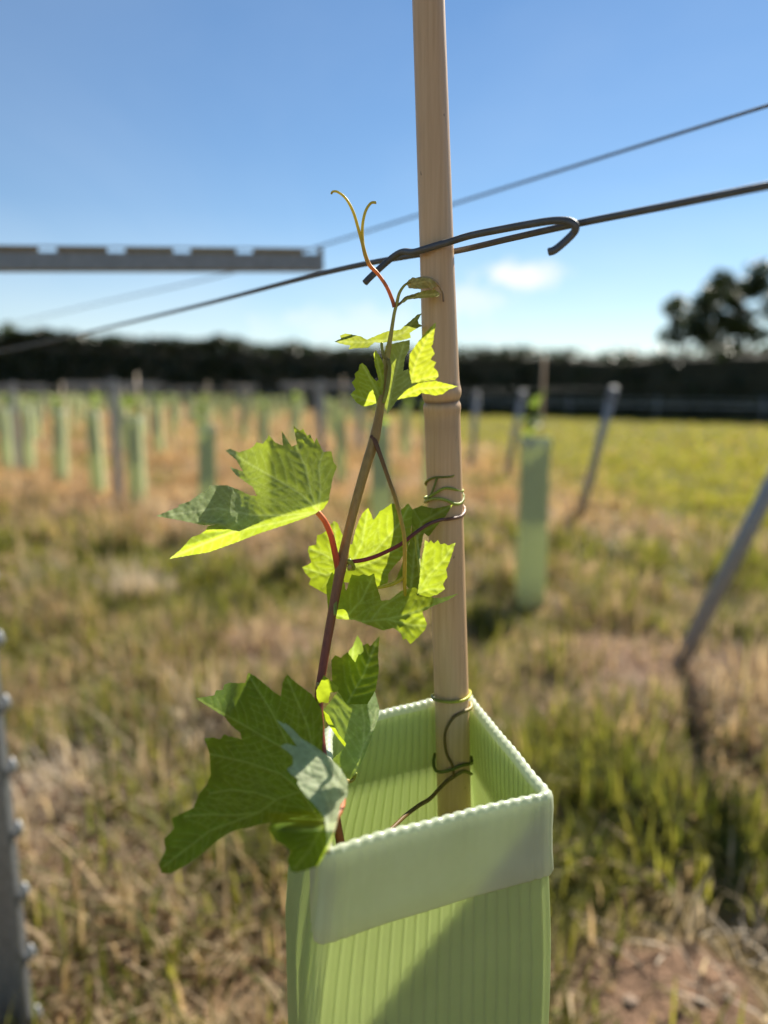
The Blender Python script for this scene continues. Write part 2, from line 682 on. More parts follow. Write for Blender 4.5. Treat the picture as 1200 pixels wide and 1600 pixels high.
def blades(n, ymin, ymax, xhalf, hmul, wmul, seed, lie=0.15, power=1.0, keep=None):
    r = np.random.default_rng(seed)
    y = ymin + (ymax - ymin) * r.random(n) ** power
    x = (r.random(n) * 2 - 1) * (xhalf + 0.62 * y)
    # tufts
    k = r.random(n)
    x = x + r.normal(0, 0.02, n)
    strip, head, soil, dry = field(x, y)
    cl = fbm(x * 6, y * 6, 71, 3)
    keepm = r.random(n) < np.clip(0.25 + 2.6 * (cl - 0.38), 0.16, 1) * (1 - 0.62 * soil)
    if keep is not None:
        keepm &= keep(x, y)
    x, y, k = x[keepm], y[keepm], k[keepm]
    strip, head, dry, cl, soil = strip[keepm], head[keepm], dry[keepm], cl[keepm], soil[keepm]
    n = len(x)
    isdry = r.random(n) < np.clip(dry * (1.0 - 0.45 * (1 - sstep(3, 5, y))) + 0.10 + 0.4 * soil, 0.05, 0.97)
    h = 1.08 * (0.035 + 0.075 * r.random(n) ** 1.5 + 0.22 * np.maximum(cl - 0.48, 0)) * hmul
    h = np.where(head > 0.5, h * 0.55, h)
    w = (0.0016 + 0.0022 * r.random(n)) * wmul
    a = r.random(n) * 2 * math.pi
    lean = r.random(n) * 2.0
    flat = isdry & (r.random(n) < lie * 2.2)
    lean = np.where(flat, 2.2 + r.random(n) * 3, lean)
    dx, dy = np.cos(a), np.sin(a)
    hz = h / np.sqrt(1 + lean ** 2)
    px_, py_ = -dy * w, dx * w
    z0 = ground_z(x, y) - 0.004
    b = np.stack([x, y, z0], 1)
    off = np.stack([px_, py_, np.zeros(n)], 1)
    mid = b + np.stack([dx * hz * lean * 0.35, dy * hz * lean * 0.35, hz * 0.58], 1)
    tip = b + np.stack([dx * hz * lean, dy * hz * lean, hz], 1)
    V = np.stack([b - off, b + off, mid + off * 0.8, mid - off * 0.8, tip], 1).reshape(-1, 3)
    i = np.arange(n) * 5
    Q = np.stack([i, i + 1, i + 2, i + 3], 1)
    T = np.stack([i + 3, i + 2, i + 4], 1)
    t = r.random((n, 1))
    wh = blobs(x, y, PALE)
    isdry = isdry | (r.random(n) < wh)
    pale = np.maximum(sstep(0.58, 0.72, fbm(x * 1.7 + 9, y * 1.7, 81)), 2.0 * wh)[:, None]
    green = np.array([0.080, 0.105, 0.022]) * (1 - t) + np.array([0.23, 0.215, 0.058]) * t
    green = green * (1 - 0.7 * head[:, None]) + (np.array([0.24, 0.25, 0.035]) * (1 - t) + np.array([0.38, 0.36, 0.06]) * t) * 0.7 * head[:, None]
    nearf = (1 - sstep(3.0, 5.5, y))[:, None]
    straw = np.array([0.42, 0.28, 0.145]) * (1 - t) + np.array([0.68, 0.50, 0.29]) * t
    straw2 = np.array([0.30, 0.215, 0.125]) * (1 - t) + np.array([0.62, 0.49, 0.31]) * t
    straw = straw * (1 - nearf) + straw2 * nearf
    straw = straw * (1 - 0.4 * pale) + np.array([0.62, 0.55, 0.45]) * 0.4 * pale
    c = np.where(isdry[:, None], straw, green)
    tr = np.where(isdry[:, None], straw * np.array([1.0, 0.9, 0.7]), green * np.array([1.55, 1.5, 0.8]))
    c5 = np.repeat(c, 5, 0)
    t5 = np.repeat(tr, 5, 0)
    return V, Q, T, c5, t5


def grass_obj(sets, name, label):
    Vs, Qs, Ts, Cs, Rs = [], [], [], [], []
    o = 0
    for V, Q, T, c, t in sets:
        Vs.append(V)
        Qs.append(Q + o)
        Ts.append(T + o)
        Cs.append(c)
        Rs.append(t)
        o += len(V)
    me = fast_mesh(name, np.concatenate(Vs), np.concatenate(Qs), np.concatenate(Ts), np.concatenate(Cs), M_GRASS,
                   trans=np.concatenate(Rs))
    return tag(link(me, name), label, 'grass', kind='stuff')


def not_cam(x, y):
    return (x ** 2 + (y - 0.1) ** 2 > 0.16)


grass_obj([blades(120000, 0.35, 3.2, 0.5, 1.0, 1.0, 1, 0.2, 1.0, not_cam),
           blades(120000, 2.8, 8.0, 0.6, 1.15, 1.7, 2, 0.15),
           blades(90000, 7.5, 22.0, 0.6, 1.2, 4.0, 3, 0.1, 1.3),
           blades(50000, 20.0, 75.0, 1.0, 1.3, 12.0, 4, 0.05, 1.3)],
          'grass', 'green and straw coloured grass growing over the field')

# ------------------------------------------------------------------ hedge and trees
def leaf_cloud(centers, radii, per, size, seed, c1, c2, tr_mul=2.0, squash=0.8):
    r = np.random.default_rng(seed)
    centers = np.asarray(centers, float)
    n = len(centers) * per
    ci = np.repeat(np.arange(len(centers)), per)
    d = r.normal(size=(n, 3))
    d /= np.linalg.norm(d, axis=1)[:, None]
    rr = np.asarray(radii)[ci] * (0.35 + 0.65 * r.random(n) ** 0.5)
    P = centers[ci] + d * rr[:, None] * np.array([1, 1, squash])
    nrm = d + r.normal(size=(n, 3)) * 0.7 + np.array([0, 0, 0.4])
    nrm /= np.linalg.norm(nrm, axis=1)[:, None]
    u = np.cross(nrm, r.normal(size=(n, 3)))
    u /= np.linalg.norm(u, axis=1)[:, None]
    v = np.cross(nrm, u)
    s = (np.asarray(size) * (0.55 + 0.9 * r.random(n)))[:, None]
    V = np.stack([P - u * s, P - v * s * 0.55, P + u * s, P + v * s * 0.55], 1).reshape(-1, 3)
    i = np.arange(n) * 4
    Q = np.stack([i, i + 1, i + 2, i + 3], 1)
    t = r.random((n, 1))
    c = np.array(c1) * (1 - t) + np.array(c2) * t
    c4 = np.repeat(c, 4, 0)
    return V, Q, c4, c4 * np.array([tr_mul, tr_mul, tr_mul * 0.5])


HEDGE = [(x, y, h * 1.10) for x, y, h in [(22, 3, 1.5), (14.5, 12, 1.55), (9.8, 18, 1.55), (6.4, 22, 1.62), (3.3, 26, 1.85), (-1.5, 33, 2.25), (-8, 43, 2.9),
         (-19, 55, 3.9), (-33, 68, 5.0), (-52, 84, 5.8), (-80, 100, 6.0)]]


def hedge_pts(step):
    pts = []
    for (x0, y0, h0), (x1, y1, h1) in zip(HEDGE[:-1], HEDGE[1:]):
        L = math.hypot(x1 - x0, y1 - y0)
        n = max(1, int(L / step))
        for i in range(n):
            t = i / n
            pts.append((x0 + (x1 - x0) * t, y0 + (y1 - y0) * t, h0 + (h1 - h0) * t,
                        (x1 - x0) / L, (y1 - y0) / L))
    return pts


hedge = empty('hedge', (3.3, 26, 0))
tag(hedge, 'long dark clipped hedge closing off the far side of the vineyard', 'hedge')
HP = hedge_pts(0.5)
# solid dark core, added inside to block light through the foliage
V, F = [], []
for k, (x, y, h, tx, ty) in enumerate(HP):
    nx, ny = -ty, tx
    wd = 0.45 + 0.09 * h + 0.12 * vnoise(k * 0.3, 1.0)
    hh = h * (0.90 + 0.10 * float(vnoise(k * 0.21, 4.0)) + 0.06 * float(vnoise(k * 0.7, 7.0)))
    for a, b in ((-1, 0), (-1.05, 0.5), (-0.8, 0.93), (0, 1.0), (0.8, 0.93), (1.05, 0.5), (1, 0)):
        j = 0.92 + 0.16 * random.random()
        V.append((x + nx * wd * a * j, y + ny * wd * a * j, hh * b * (0.95 + 0.05 * random.random())))
for k in range(len(HP) - 1):
    for i in range(6):
        a = k * 7 + i
        F.append((a, a + 7, a + 8, a + 1))
mesh_obj('light_block_core', V, F, M_HEDGECORE, hedge, smooth=False)
cs, rs, hs_ = [], [], []
for k, (x, y, h, tx, ty) in enumerate(HP):
    nx, ny = -ty, tx
    big = 0.5 + 0.09 * h
    for q in range(int(7 + h * 2.2)):
        b = random.random()
        a = random.choice((-1, 1)) * (0.9 if b < 0.75 else random.random())
        top = h * (0.9 + 0.16 * float(vnoise(k * 0.13, 9.0)) + 0.06 * random.random())
        z = top * (b if b < 0.75 else 1.0) * (1 if b < 0.75 else 0.95 + 0.07 * random.random())
        cs.append((x + nx * big * a, y + ny * big * a, max(z, 0.1)))
        rs.append(0.20 + 0.06 * h)
        hs_ += [0.075 * max(0.8, math.hypot(x, y) / 24)] * 40
V, Q, c, t = leaf_cloud(cs, rs, 40, hs_, 11, (0.014, 0.024, 0.008), (0.035, 0.050, 0.014), 1.2)
me = fast_mesh('foliage', V, quads=Q, col=c, mat=M_TREELEAF, trans=t)
link(me, 'foliage', hedge)


def tree(name, label, base, height, crown_r, crown_z0, clumps, seed, lsize=0.12, per=90, lean=(0, 0), clump_r=0.55, group=None,
         c1=(0.03, 0.05, 0.014), c2=(0.075, 0.10, 0.026), fill=0.75, limbs=9):
    r = random.Random(seed)
    b = Vector(base)
    root = empty(name, b)
    tag(root, label, 'tree', group)
    cc = b + Vector((lean[0], lean[1], (crown_z0 + height) / 2))
    rz = (height - crown_z0) / 2
    trunk = []
    for i in range(7):
        t = i / 6
        trunk.append((b.x + lean[0] * t * 0.7 + r.uniform(-.05, .05), b.y + lean[1] * t * 0.7, b.z - 0.1 + t * (cc.z - b.z + rz * 0.4),
                      0.035 * height * (1.25 - t) * (1.25 if i == 0 else 1)))
    tr = tube_obj('trunk', trunk, M_BARK, root, seg=10, n=4, rough=0.06)
    cens, rads = [], []
    for k in range(clumps):
        while True:
            d = Vector((r.uniform(-1, 1), r.uniform(-1, 1), r.uniform(-1, 1)))
            if 0.25 < d.length < 1:
                break
        cens.append((cc.x + d.x * crown_r, cc.y + d.y * crown_r, cc.z + d.z * rz))
        rads.append(clump_r * r.uniform(0.55, 1.15))
    for k in range(limbs):
        c = Vector(cens[k])
        s = Vector(trunk[3 + k % 3][:3])
        m = s.lerp(c, 0.5) + Vector((0, 0, 0.12 * height * r.uniform(0, 0.6)))
        tube_obj('limb', [(*s, 0.013 * height), (*m, 0.009 * height), (*c, 0.003 * height)], M_BARK, root, seg=6, n=5)
    V, Q, c, t = leaf_cloud(cens, rads, per, lsize, seed, c1, c2, 1.8)
    me = fast_mesh('crown', V, quads=Q, col=c, mat=M_TREELEAF, trans=t)
    link(me, 'crown', root)
    return root


tree('oak_tree', 'spreading oak with gaps of sky in its crown rising behind the hedge', (15.2, 31.5, 0), 5.9, 2.75, 1.95, 66, 5,
     0.10, 190, (-0.9, 0), 0.55, None, (0.014, 0.024, 0.008), (0.04, 0.055, 0.015))
tree('oak_tree', 'second oak crown growing close beside the spreading oak', (20.3, 32.5, 0), 6.2, 2.7, 1.7, 58, 9, 0.10, 190, (0.3, 0), 0.55, None, (0.014, 0.024, 0.008), (0.04, 0.055, 0.015))
for k, (x, y, h, rr) in enumerate([(-37, 74, 7.0, 2.6), (-33, 74, 6.4, 2.2), (-42, 80, 7.4, 2.8), (-26, 66, 5.4, 2.2), (-21, 62, 4.7, 2.0),
                                   (-29.5, 70, 5.9, 2.0)]):
    tree('bushy_tree', 'rounded bushy tree standing just behind the tall end of the hedge', (x, y, 0), h, rr, h * 0.35, 26, 40 + k, 0.2, 80,
         (0, 0), 0.95, 'bushy trees behind the hedge', limbs=5)
for k, (x, y, h, rr) in enumerate([(17.5, 50, 3.1, 3.0), (24, 52, 3.2, 2.8)]):
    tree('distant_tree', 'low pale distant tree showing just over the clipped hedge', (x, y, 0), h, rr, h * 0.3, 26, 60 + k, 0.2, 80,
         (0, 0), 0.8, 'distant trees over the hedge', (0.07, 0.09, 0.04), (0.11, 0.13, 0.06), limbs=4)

# ------------------------------------------------------------------ low fence in front of the hedge
fence = empty('fence', (8, 17, 0))
tag(fence, 'low grey tape fence running along the foot of the hedge', 'fence')
FP = []
for (x, y, h, tx, ty) in hedge_pts(2.6):
    if 8 < y < 44:
        FP.append(Vector((x - ty * 1.5, y + tx * 1.5, 0)))
for a in FP:
    V, F = tube_geo([a + Vector((0, 0, -0.1)), a + Vector((0, 0, 0.62))], [0.02, 0.018], 8)
    mesh_obj('fence_post', V, F, M_POST, fence)
for zt, hw in ((0.40, 0.013), (0.54, 0.006)):
    V, F = [], []
    for a in FP:
        V += [a + Vector((0, -0.022, zt - hw)), a + Vector((0, -0.022, zt + hw)), a + Vector((0, -0.027, zt + hw)), a + Vector((0, -0.027, zt - hw))]
    for k in range(len(FP) - 1):
        for i in range(4):
            F.append((k * 4 + i, k * 4 + (i + 1) % 4, k * 4 + 4 + (i + 1) % 4, k * 4 + 4 + i))
    mesh_obj('fence_tape', V, F, M_TAPE, fence, smooth=False)

# ------------------------------------------------------------------ vineyard rows beyond
def far_shelter_mesh(detail=True):
    bm = bmesh.new()
    hw, h, th = 0.044, 0.60, 0.003
    prof = []
    for (sx, sy) in ((1, 1), (-1, 1), (-1, -1), (1, -1)):
        for k in range(3):
            a = math.atan2(sy, sx) - math.pi / 4 + k * math.pi / 4
            prof.append((sx * (hw - 0.008) + math.cos(a) * 0.008, sy * (hw - 0.008) + math.sin(a) * 0.008))
    n = len(prof)
    rings = []
    for z, s in ((-0.05, 1), (0.2, 1.02), (0.4, 0.99), (h, 1.0), (h, 1 - th / hw), (0.30, 1 - th / hw)):
        rings.append([bm.verts.new((x * s, y * s, z)) for x, y in prof])
    for a, b in zip(rings[:-1], rings[1:]):
        for k in range(n):
            bm.faces.new((a[k], a[(k + 1) % n], b[(k + 1) % n], b[k]))
    me = bpy.data.meshes.new('sleeve')
    bm.to_mesh(me)
    bm.free()
    me.materials.append(M_TUBEFAR)
    return me


def far_fold_mesh():
    bm = bmesh.new()
    hw, h = 0.0465, 0.603
    prof = []
    for (sx, sy) in ((1, 1), (-1, 1), (-1, -1), (1, -1)):
        for k in range(3):
            a = math.atan2(sy, sx) - math.pi / 4 + k * math.pi / 4
            prof.append((sx * (hw - 0.008) + math.cos(a) * 0.008, sy * (hw - 0.008) + math.sin(a) * 0.008))
    n = len(prof)
    rings = []
    for z, s in ((h - 0.036, 1), (h - 0.002, 1.0), (h + 0.001, 0.95), (h - 0.004, 0.9)):
        rings.append([bm.verts.new((x * s, y * s, z)) for x, y in prof])
    for a, b in zip(rings[:-1], rings[1:]):
        for k in range(n):
            bm.faces.new((a[k], a[(k + 1) % n], b[(k + 1) % n], b[k]))
    me = bpy.data.meshes.new('folded_collar')
    bm.to_mesh(me)
    bm.free()
    me.materials.append(M_COLLAR)
    return me


ME_SLEEVE, ME_FOLD = far_shelter_mesh(), far_fold_mesh()
V, F = tube_geo([Vector((0, 0, -0.05)), Vector((0, 0, 0.45)), Vector((0, 0, 0.86))], [0.0065, 0.006, 0.005], 8)
_tmp = mesh_obj('far_cane', V, F, M_CANE)
ME_FARCANE = _tmp.data
bpy.data.objects.remove(_tmp)


def lobed_leaf(center, nrm, size, spin):
    """a vine leaf outline: five toothed lobes"""
    nrm = Vector(nrm).normalized()
    u = nrm.orthogonal().normalized()
    u.rotate(Matrix.Rotation(spin, 3, nrm))
    v = nrm.cross(u)
    pts = [Vector(center)]
    for k in range(20):
        a = 2 * math.pi * k / 20
        r = size * (0.55 + 0.35 * abs(math.cos(a * 2.5)) + (0.08 if k % 2 else -0.05))
        pts.append(Vector(center) + u * math.cos(a) * r + v * math.sin(a) * r + nrm * (-0.25 * r * abs(math.cos(a))))
    return pts, [(0, k, k % 20 + 1) for k in range(1, 21)]


def tuft_mesh(seed, n=6, spread=0.055):
    r = random.Random(seed)
    V, F = [], []
    for k in range(n):
        a = r.random() * 6.28
        c = (math.cos(a) * spread * r.random(), math.sin(a) * spread * r.random(), 0.60 + 0.14 * r.random())
        p, f = lobed_leaf(c, (r.uniform(-.8, .8), r.uniform(-.8, .8), r.uniform(0.2, 1)), r.uniform(0.022, 0.045), r.random() * 6)
        o = len(V)
        V += p
        F += [tuple(i + o for i in q) for q in f]
    st, sf = tube_geo([Vector((0, 0.01, 0.3)), Vector((0.01, 0.0, 0.6)), Vector((0, 0.01, 0.72))], [0.003, 0.003, 0.001], 6)
    o = len(V)
    V += st
    F += [tuple(i + o for i in q) for q in sf]
    c = np.tile(np.array([[0.10, 0.16, 0.03]]), (len(V), 1))
    t = np.tile(np.array([[0.26, 0.36, 0.05]]), (len(V), 1))
    me = bpy.data.meshes.new('young_vine')
    me.from_pydata([tuple(v) for v in V], [], F)
    for an, arr in (('col', c), ('trans', t)):
        at = me.attributes.new(an, 'FLOAT_COLOR', 'POINT')
        at.data.foreach_set('color', np.hstack([arr, np.ones((len(arr), 1))]).astype(np.float32).ravel())
    me.materials.append(M_LEAF)
    return me


TUFTS = [tuft_mesh(s) for s in range(6)]


def put(me, name, x, y, rz=0, tilt=(0, 0), sc=1.0, label=None, cat=None, group=None):
    o = bpy.data.objects.new(name, me)
    COL.objects.link(o)
    o.location = (x, y, float(ground_z(x, y)))
    o.rotation_euler = (tilt[0], tilt[1], rz)
    o.scale = (1, 1, sc)
    return tag(o, label, cat, group)


def far_vine(x, y, near, label=None, group=None, tuft=True, cane=True, clabel=None, vlabel=None, rz=None):
    tilt = (random.uniform(-.03, .03), random.uniform(-.03, .03))
    rz = random.uniform(-0.15, 0.3) if rz is None else rz
    sc = random.uniform(0.96, 1.04)
    if near:
        root = empty('vine_shelter', (x, y, float(ground_z(x, y))))
        root.rotation_euler = (tilt[0], tilt[1], rz)
        for me, nm in ((ME_SLEEVE, 'sleeve'), (ME_FOLD, 'folded_collar')):
            c = bpy.data.objects.new(nm, me)
            COL.objects.link(c)
            c.parent = root
        tag(root, label, 'vine shelter', group)
    else:
        put(ME_SLEEVE, 'vine_shelter', x, y, rz, tilt, sc, label, 'vine shelter', group)
    if cane:
        put(ME_FARCANE, 'bamboo_cane', x + 0.022, y + 0.022, 0, tilt, random.uniform(0.92, 1.05), clabel or 'thin bamboo cane rising out of a distant vine shelter',
            'cane', 'canes in the distant shelters' if not clabel else None)
    if tuft:
        put(random.choice(TUFTS), 'young_vine', x, y, random.random() * 6, tilt, sc, vlabel or 'leafy vine tip poking from the top of a distant vine shelter',
            'vine', 'vine tips in the distant shelters' if not vlabel else None)


ROW1 = [((828, 945), 'green vine shelter standing alone between the leaning grey end posts'), ((597, 862), None), ((325, 838), None), ((217, 797), None), ((155, 773), None),
        ((97, 756), None), ((46, 738), None), ((13, 736), None)]
for k, (q, lab) in enumerate(ROW1):
    p = PZ(*q, 0)
    far_vine(p.x, p.y, True, lab or ('pale green shelter, %s after the lone shelter along its row' % ['', 'first', 'second', 'third', 'fourth', 'fifth', 'sixth', 'seventh'][k]), None,
             cane=bool(lab) or k in (1, 3, 5), clabel='bamboo cane rising behind the lone shelter between the end posts' if lab else None,
             vlabel='bright young vine tip on the lone shelter between the end posts' if lab else None)
cands = []
for ri, rw in enumerate(ROWW[2:], 2):
    # start of the row at the headland
    best = None
    for t in np.arange(-40, 60, 0.1):
        x, y = PERP * rw + ROWDIR * t
        if x < float(end_x(y)) - 0.35:
            best = t
            break
    t = best + 0.55
    while t < 62:
        x, y = PERP * rw + ROWDIR * t
        t += 1.03 + random.uniform(-0.05, 0.05)
        if y > 58 or y < 1 or abs(x) > 0.56 * y + 0.4:
            continue
        # stop short of the hedge
        if any((hx - x) ** 2 + (hy - y) ** 2 < 16 for hx, hy, *_ in HP[::4]):
            continue
        cands.append((math.hypot(x, y), float(x), float(y), ri))
cands.sort()
for k, (d, x, y, ri) in enumerate(cands[:230]):
    x += random.uniform(-.04, .04)
    far_vine(x, y, False, 'small green vine shelter in the distant trellis rows', 'shelters in the distant rows', tuft=d < 14 and random.random() < 0.7, cane=d < 20 and random.random() < 0.35)

# trellis posts with slotted cross arms
def post_parts(root, h, arm_len, arm_ang, arm_z, detail, w=0.042, d=0.032, lean=(0, 0)):
    """open steel channel with tabs along its edges, and a slotted cross arm near its top"""
    bm = bmesh.new()
    th = 0.0022 if detail else 0.004
    L = Matrix.Identity(4)
    L[0][2], L[1][2] = lean
    box_geo(bm, -w / 2, w / 2, -th / 2, th / 2, -0.3, h, L)
    for sx in (-1, 1):
        x0 = sx * (w / 2 - th / 2)
        box_geo(bm, x0 - th / 2, x0 + th / 2, th / 2 + .0003, d, -0.3, h, L)
        box_geo(bm, min(x0, x0 - sx * 0.009), max(x0, x0 - sx * 0.009), d + .0003, d + th, -0.3, h, L)
    up = bm_obj('upright', bm, M_STEEL if detail else M_POST, root)
    return up


def place_children(root, objs, loc, rz):
    root.location = loc
    root.rotation_euler = (0, 0, rz)
    for o in objs:
        o.parent = root
        o.matrix_parent_inverse = Matrix.Identity(4)


def slot_arm(half, z, hh, y, slots, sw, th=0.0022, depth=0.020):
    """cross arm: an L of sheet steel, its top edge cut by open slots"""
    bm = bmesh.new()
    xs = [-half]
    for s in sorted(slots):
        xs += [s - sw / 2, s + sw / 2]
    xs.append(half)
    up = z + hh
    cut = hh * 0.17
    # face plate under the slots
    box_geo(bm, -half, half, y - th, y, z, up - cut * 1.6)
    # the lip between slots
    lean = Matrix.Translation((0, y, up - cut * 1.6)) @ Matrix.Rotation(math.radians(28), 4, 'X') @ Matrix.Translation((0, -y, -(up - cut * 1.6)))
    for i in range(0, len(xs), 2):
        if xs[i + 1] - xs[i] > 0.001:
            box_geo(bm, xs[i], xs[i + 1], y - th, y, up - cut * 1.55, up, lean)
    box_geo(bm, -half, half, y - th - .0003, y - .0003, up - 0.0002, up + 0.0012, lean)
    box_geo(bm, -half, half, y - th + .0003, y + .0002, up - cut * 2.1, up - cut * 1.5, lean)
    box_geo(bm, -half, half, y + .0002, y + depth, z, z + th)
    return bm


def trellis_post(x, y, rz, h, arm_half, label, group=None):
    root = empty('trellis_post')
    tag(root, label, 'trellis post', group)
    up = post_parts(root, h, 0, 0, 0, False, 0.05, 0.036)
    arm = bm_obj('crossarm', slot_arm(arm_half, h - 0.05, 0.032, -0.012, [-arm_half + .02 + .08 * k for k in range(int(arm_half * 2 / .08))], 0.02), M_POST, root)
    V, F = tube_geo([Vector((0, -0.02, h - 0.034)), Vector((0, 0.01, h - 0.034))], [0.007, 0.007], 8)
    bo = mesh_obj('bolt', V, F, M_STEEL, root)
    place_children(root, [up, arm, bo], (x, y, float(ground_z(x, y))), rz)
    return root


RZ = math.atan2(PERP[1], PERP[0])
for q, lab in (((186, 787), 'grey channel post with long slotted crossarm in the second trellis row'),
               ((29, 737), 'grey channel post next to two pale shelters in the second trellis row')):
    p = PZ(*q, 0)
    trellis_post(p.x, p.y, RZ * 0.35, 0.84, 0.30, lab)
p = PZ(504, 758, 0)
trellis_post(p.x, p.y, 0.15, 0.84, 0.33, 'grey post with bright sunlit crossarm standing in the third trellis row')
for ri, rw in enumerate(ROWW[3:16], 3):
    t = -30
    while t < 60:
        x, y = PERP * rw + ROWDIR * t
        t += 5.2
        if x > float(end_x(y)) - 0.2 or y > 45 or y < 5 or abs(x) > 0.55 * y + 0.3:
            continue
        if any((hx - x) ** 2 + (hy - y) ** 2 < 16 for hx, hy, *_ in HP[::4]):
            continue
        trellis_post(float(x), float(y), RZ * 0.5, 0.86 + random.uniform(-.02, .03), 0.30, 'small grey trellis post with crossarm in the distant rows', 'posts in the distant rows')


def end_post(q, k, h, rad, label):
    b = PZ(*q, 0)
    ax = Vector((0.68 * k, -0.73 * k, 1)).normalized()
    root = empty('end_post', b)
    tag(root, label, 'end post', None)
    p0 = b - ax * 0.15
    p1 = b + ax * h
    V, F = tube_geo([p0, b + ax * h * 0.5, p1], [rad * 1.03, rad, rad * 0.98], 14)
    mesh_obj('pole', V, F, M_POST, root)
    V, F = tube_geo([p1, p1 + ax * 0.006, p1 + ax * 0.012], [rad * 1.12, rad * 1.1, rad * 0.7], 14)
    mesh_obj('pole_cap', V, F, M_POST, root)
    c = b + ax * h * 0.94
    V, F = tube_geo([c - ax * 0.012, c + ax * 0.012], [rad * 1.14, rad * 1.14], 14)
    mesh_obj('wire_band', V, F, M_WIRE, root)
    return p1


E0 = end_post((1058, 1045), 0.385, 0.80, 0.021, 'thick leaning end post rising from bare brown soil')
E1 = end_post((905, 812), 0.24, 0.80, 0.024, 'tall leaning end post casting a shadow on straw behind the lone shelter')
E2 = end_post((790, 752), 0.20, 0.77, 0.026, 'slim leaning end post partly in front of tan grass, third from the bare soil')
E3 = end_post((737, 740), 0.05, 0.75, 0.026, 'slim nearly upright end post beside the thick bamboo cane')


def wire(pts, r, label, group=None, mat=M_WIRE, seg=8, n=8):
    o = tube_obj('trellis_wire', [(*p, r) for p in pts], mat, None, seg=seg, n=n)
    return tag(o, label, 'wire', group)


for k, (e, rw) in enumerate(((E1, ROWW[2]), (E2, ROWW[3]), (E3, ROWW[3] + 0.35))):
    a = Vector(e)
    b = a + Vector((ROWDIR[0] * 26, ROWDIR[1] * 26, 0.02))
    m = (a + b) / 2
    wire([a, m, b], 0.0018, ['thin row wire tied to the tall leaning end post', 'thin row wire tied to the slim leaning end post',
                             'thin row wire tied to the nearly upright end post'][k])

# ------------------------------------------------------------------ mole hill, stones, dry stalk
p = PZ(1008, 918, 0)
V, F = [], []
for i in range(7):
    for k in range(14):
        a = 6.283 * k / 14
        rr = 0.11 * i / 6 * (0.8 + 0.4 * random.random())
        V.append((p.x + rr * math.cos(a), p.y + rr * math.sin(a), 0.045 * (1 - (i / 6) ** 2) * random.uniform(0.75, 1.15) - 0.004))
for i in range(6):
    for k in range(14):
        F.append((i * 14 + k, i * 14 + (k + 1) % 14, i * 14 + 14 + (k + 1) % 14, i * 14 + 14 + k))
tag(mesh_obj('soil_mound', V, F, M_SOIL), 'small dark mound of turned soil in the grass', 'soil mound')
for q, r, w in (((985, 1552), 0.011, 'flat reddish stone in the bare soil by the shelter'), ((1095, 1560), 0.008, 'small pale stone in the bare soil by the white straw'),
             ((92, 1212), 0.016, 'pale stone in straw beside the galvanised post')):
    p = PZ(*q, 0)
    bm = bmesh.new()
    bmesh.ops.create_icosphere(bm, subdivisions=2, radius=r)
    for v in bm.verts:
        v.co *= random.uniform(0.82, 1.12)
        v.co.z *= 0.6
    o = bm_obj('stone', bm, M_PEBBLE, None, True)
    o.location = (p.x, p.y, float(ground_z(p.x, p.y)) + r * 0.1)
    tag(o, w, 'stone')
a, b = PZ(75, 1305, 0.045), PZ(192, 1440, 0.02)
m = (a + b) / 2 + Vector((0, 0, 0.012))
tag(tube_obj('dry_stalk', [(*a, 0.003), (*m, 0.0035), (*b, 0.0045)], M_STALK, None, seg=8, n=6), 'straight dry stalk lying aslant in the brown grass', 'stalk')

# ------------------------------------------------------------------ the near vine shelter (twin-wall sheet folded square)
RIM = 0.62
C_RIM = [(-0.020, 0.219), (0.063, 0.257), (0.041, 0.351), (-0.026, 0.312)]
C_LOW = [(-0.0275, 0.225), (0.068, 0.262), (0.050, 0.354), (-0.047, 0.316)]
CELLS = 18


def shelter_ring(z, off):
    """points round the sleeve at height z, moved outwards by off; list of 4 sides"""
    t = float(sstep(0, 1, min(1.0, (RIM - z) / 0.085)))
    c = [Vector((a[0] + (b[0] - a[0]) * t, a[1] + (b[1] - a[1]) * t)) for a, b in zip(C_RIM, C_LOW)]
    cut = 0.0048
    sides = []
    for i in range(4):
        p, a, b, n = c[i - 1], c[i], c[(i + 1) % 4], c[(i + 2) % 4]
        d = (b - a).normalized()
        dp = (a - p).normalized()
        dn = (n - b).normalized()
        s0, s1 = a + d * cut, b - d * cut
        pts = []
        q0 = a - dp * cut
        for k in (0.5, 0.67, 0.84):
            pts.append(q0 * (1 - k) ** 2 + a * 2 * k * (1 - k) + s0 * k * k)
        for k in range(CELLS * 4 + 1):
            u = k / (CELLS * 4)
            pts.append(s0.lerp(s1, u))
        q1 = b + dn * cut
        for k in (0.16, 0.33, 0.5):
            pts.append(s1 * (1 - k) ** 2 + b * 2 * k * (1 - k) + q1 * k * k)
        m = len(pts)
        outp = []
        for k in range(m):
            if k == 0:
                tg = (d + dp)
            elif k == m - 1:
                tg = (d + dn)
            else:
                tg = pts[k + 1] - pts[k - 1]
            tg = tg.normalized()
            nrm = Vector((tg.y, -tg.x))
            o = off(i, k) if callable(off) else off
            bow = 0.0016 * math.sin(math.pi * k / (m - 1)) * math.sin(7.0 * z + i * 1.7)
            q = pts[k] + nrm * (o + bow * (1 - t * 0.2))
            outp.append(q)
        sides.append(outp)
    return sides


def flute(sign, base):
    def f(i, k):
        ph = ((k - 3) % 4) / 4.0
        g = 0.00016 * abs(math.sin(math.pi * ph)) ** 0.7
        return base + sign * g
    return f


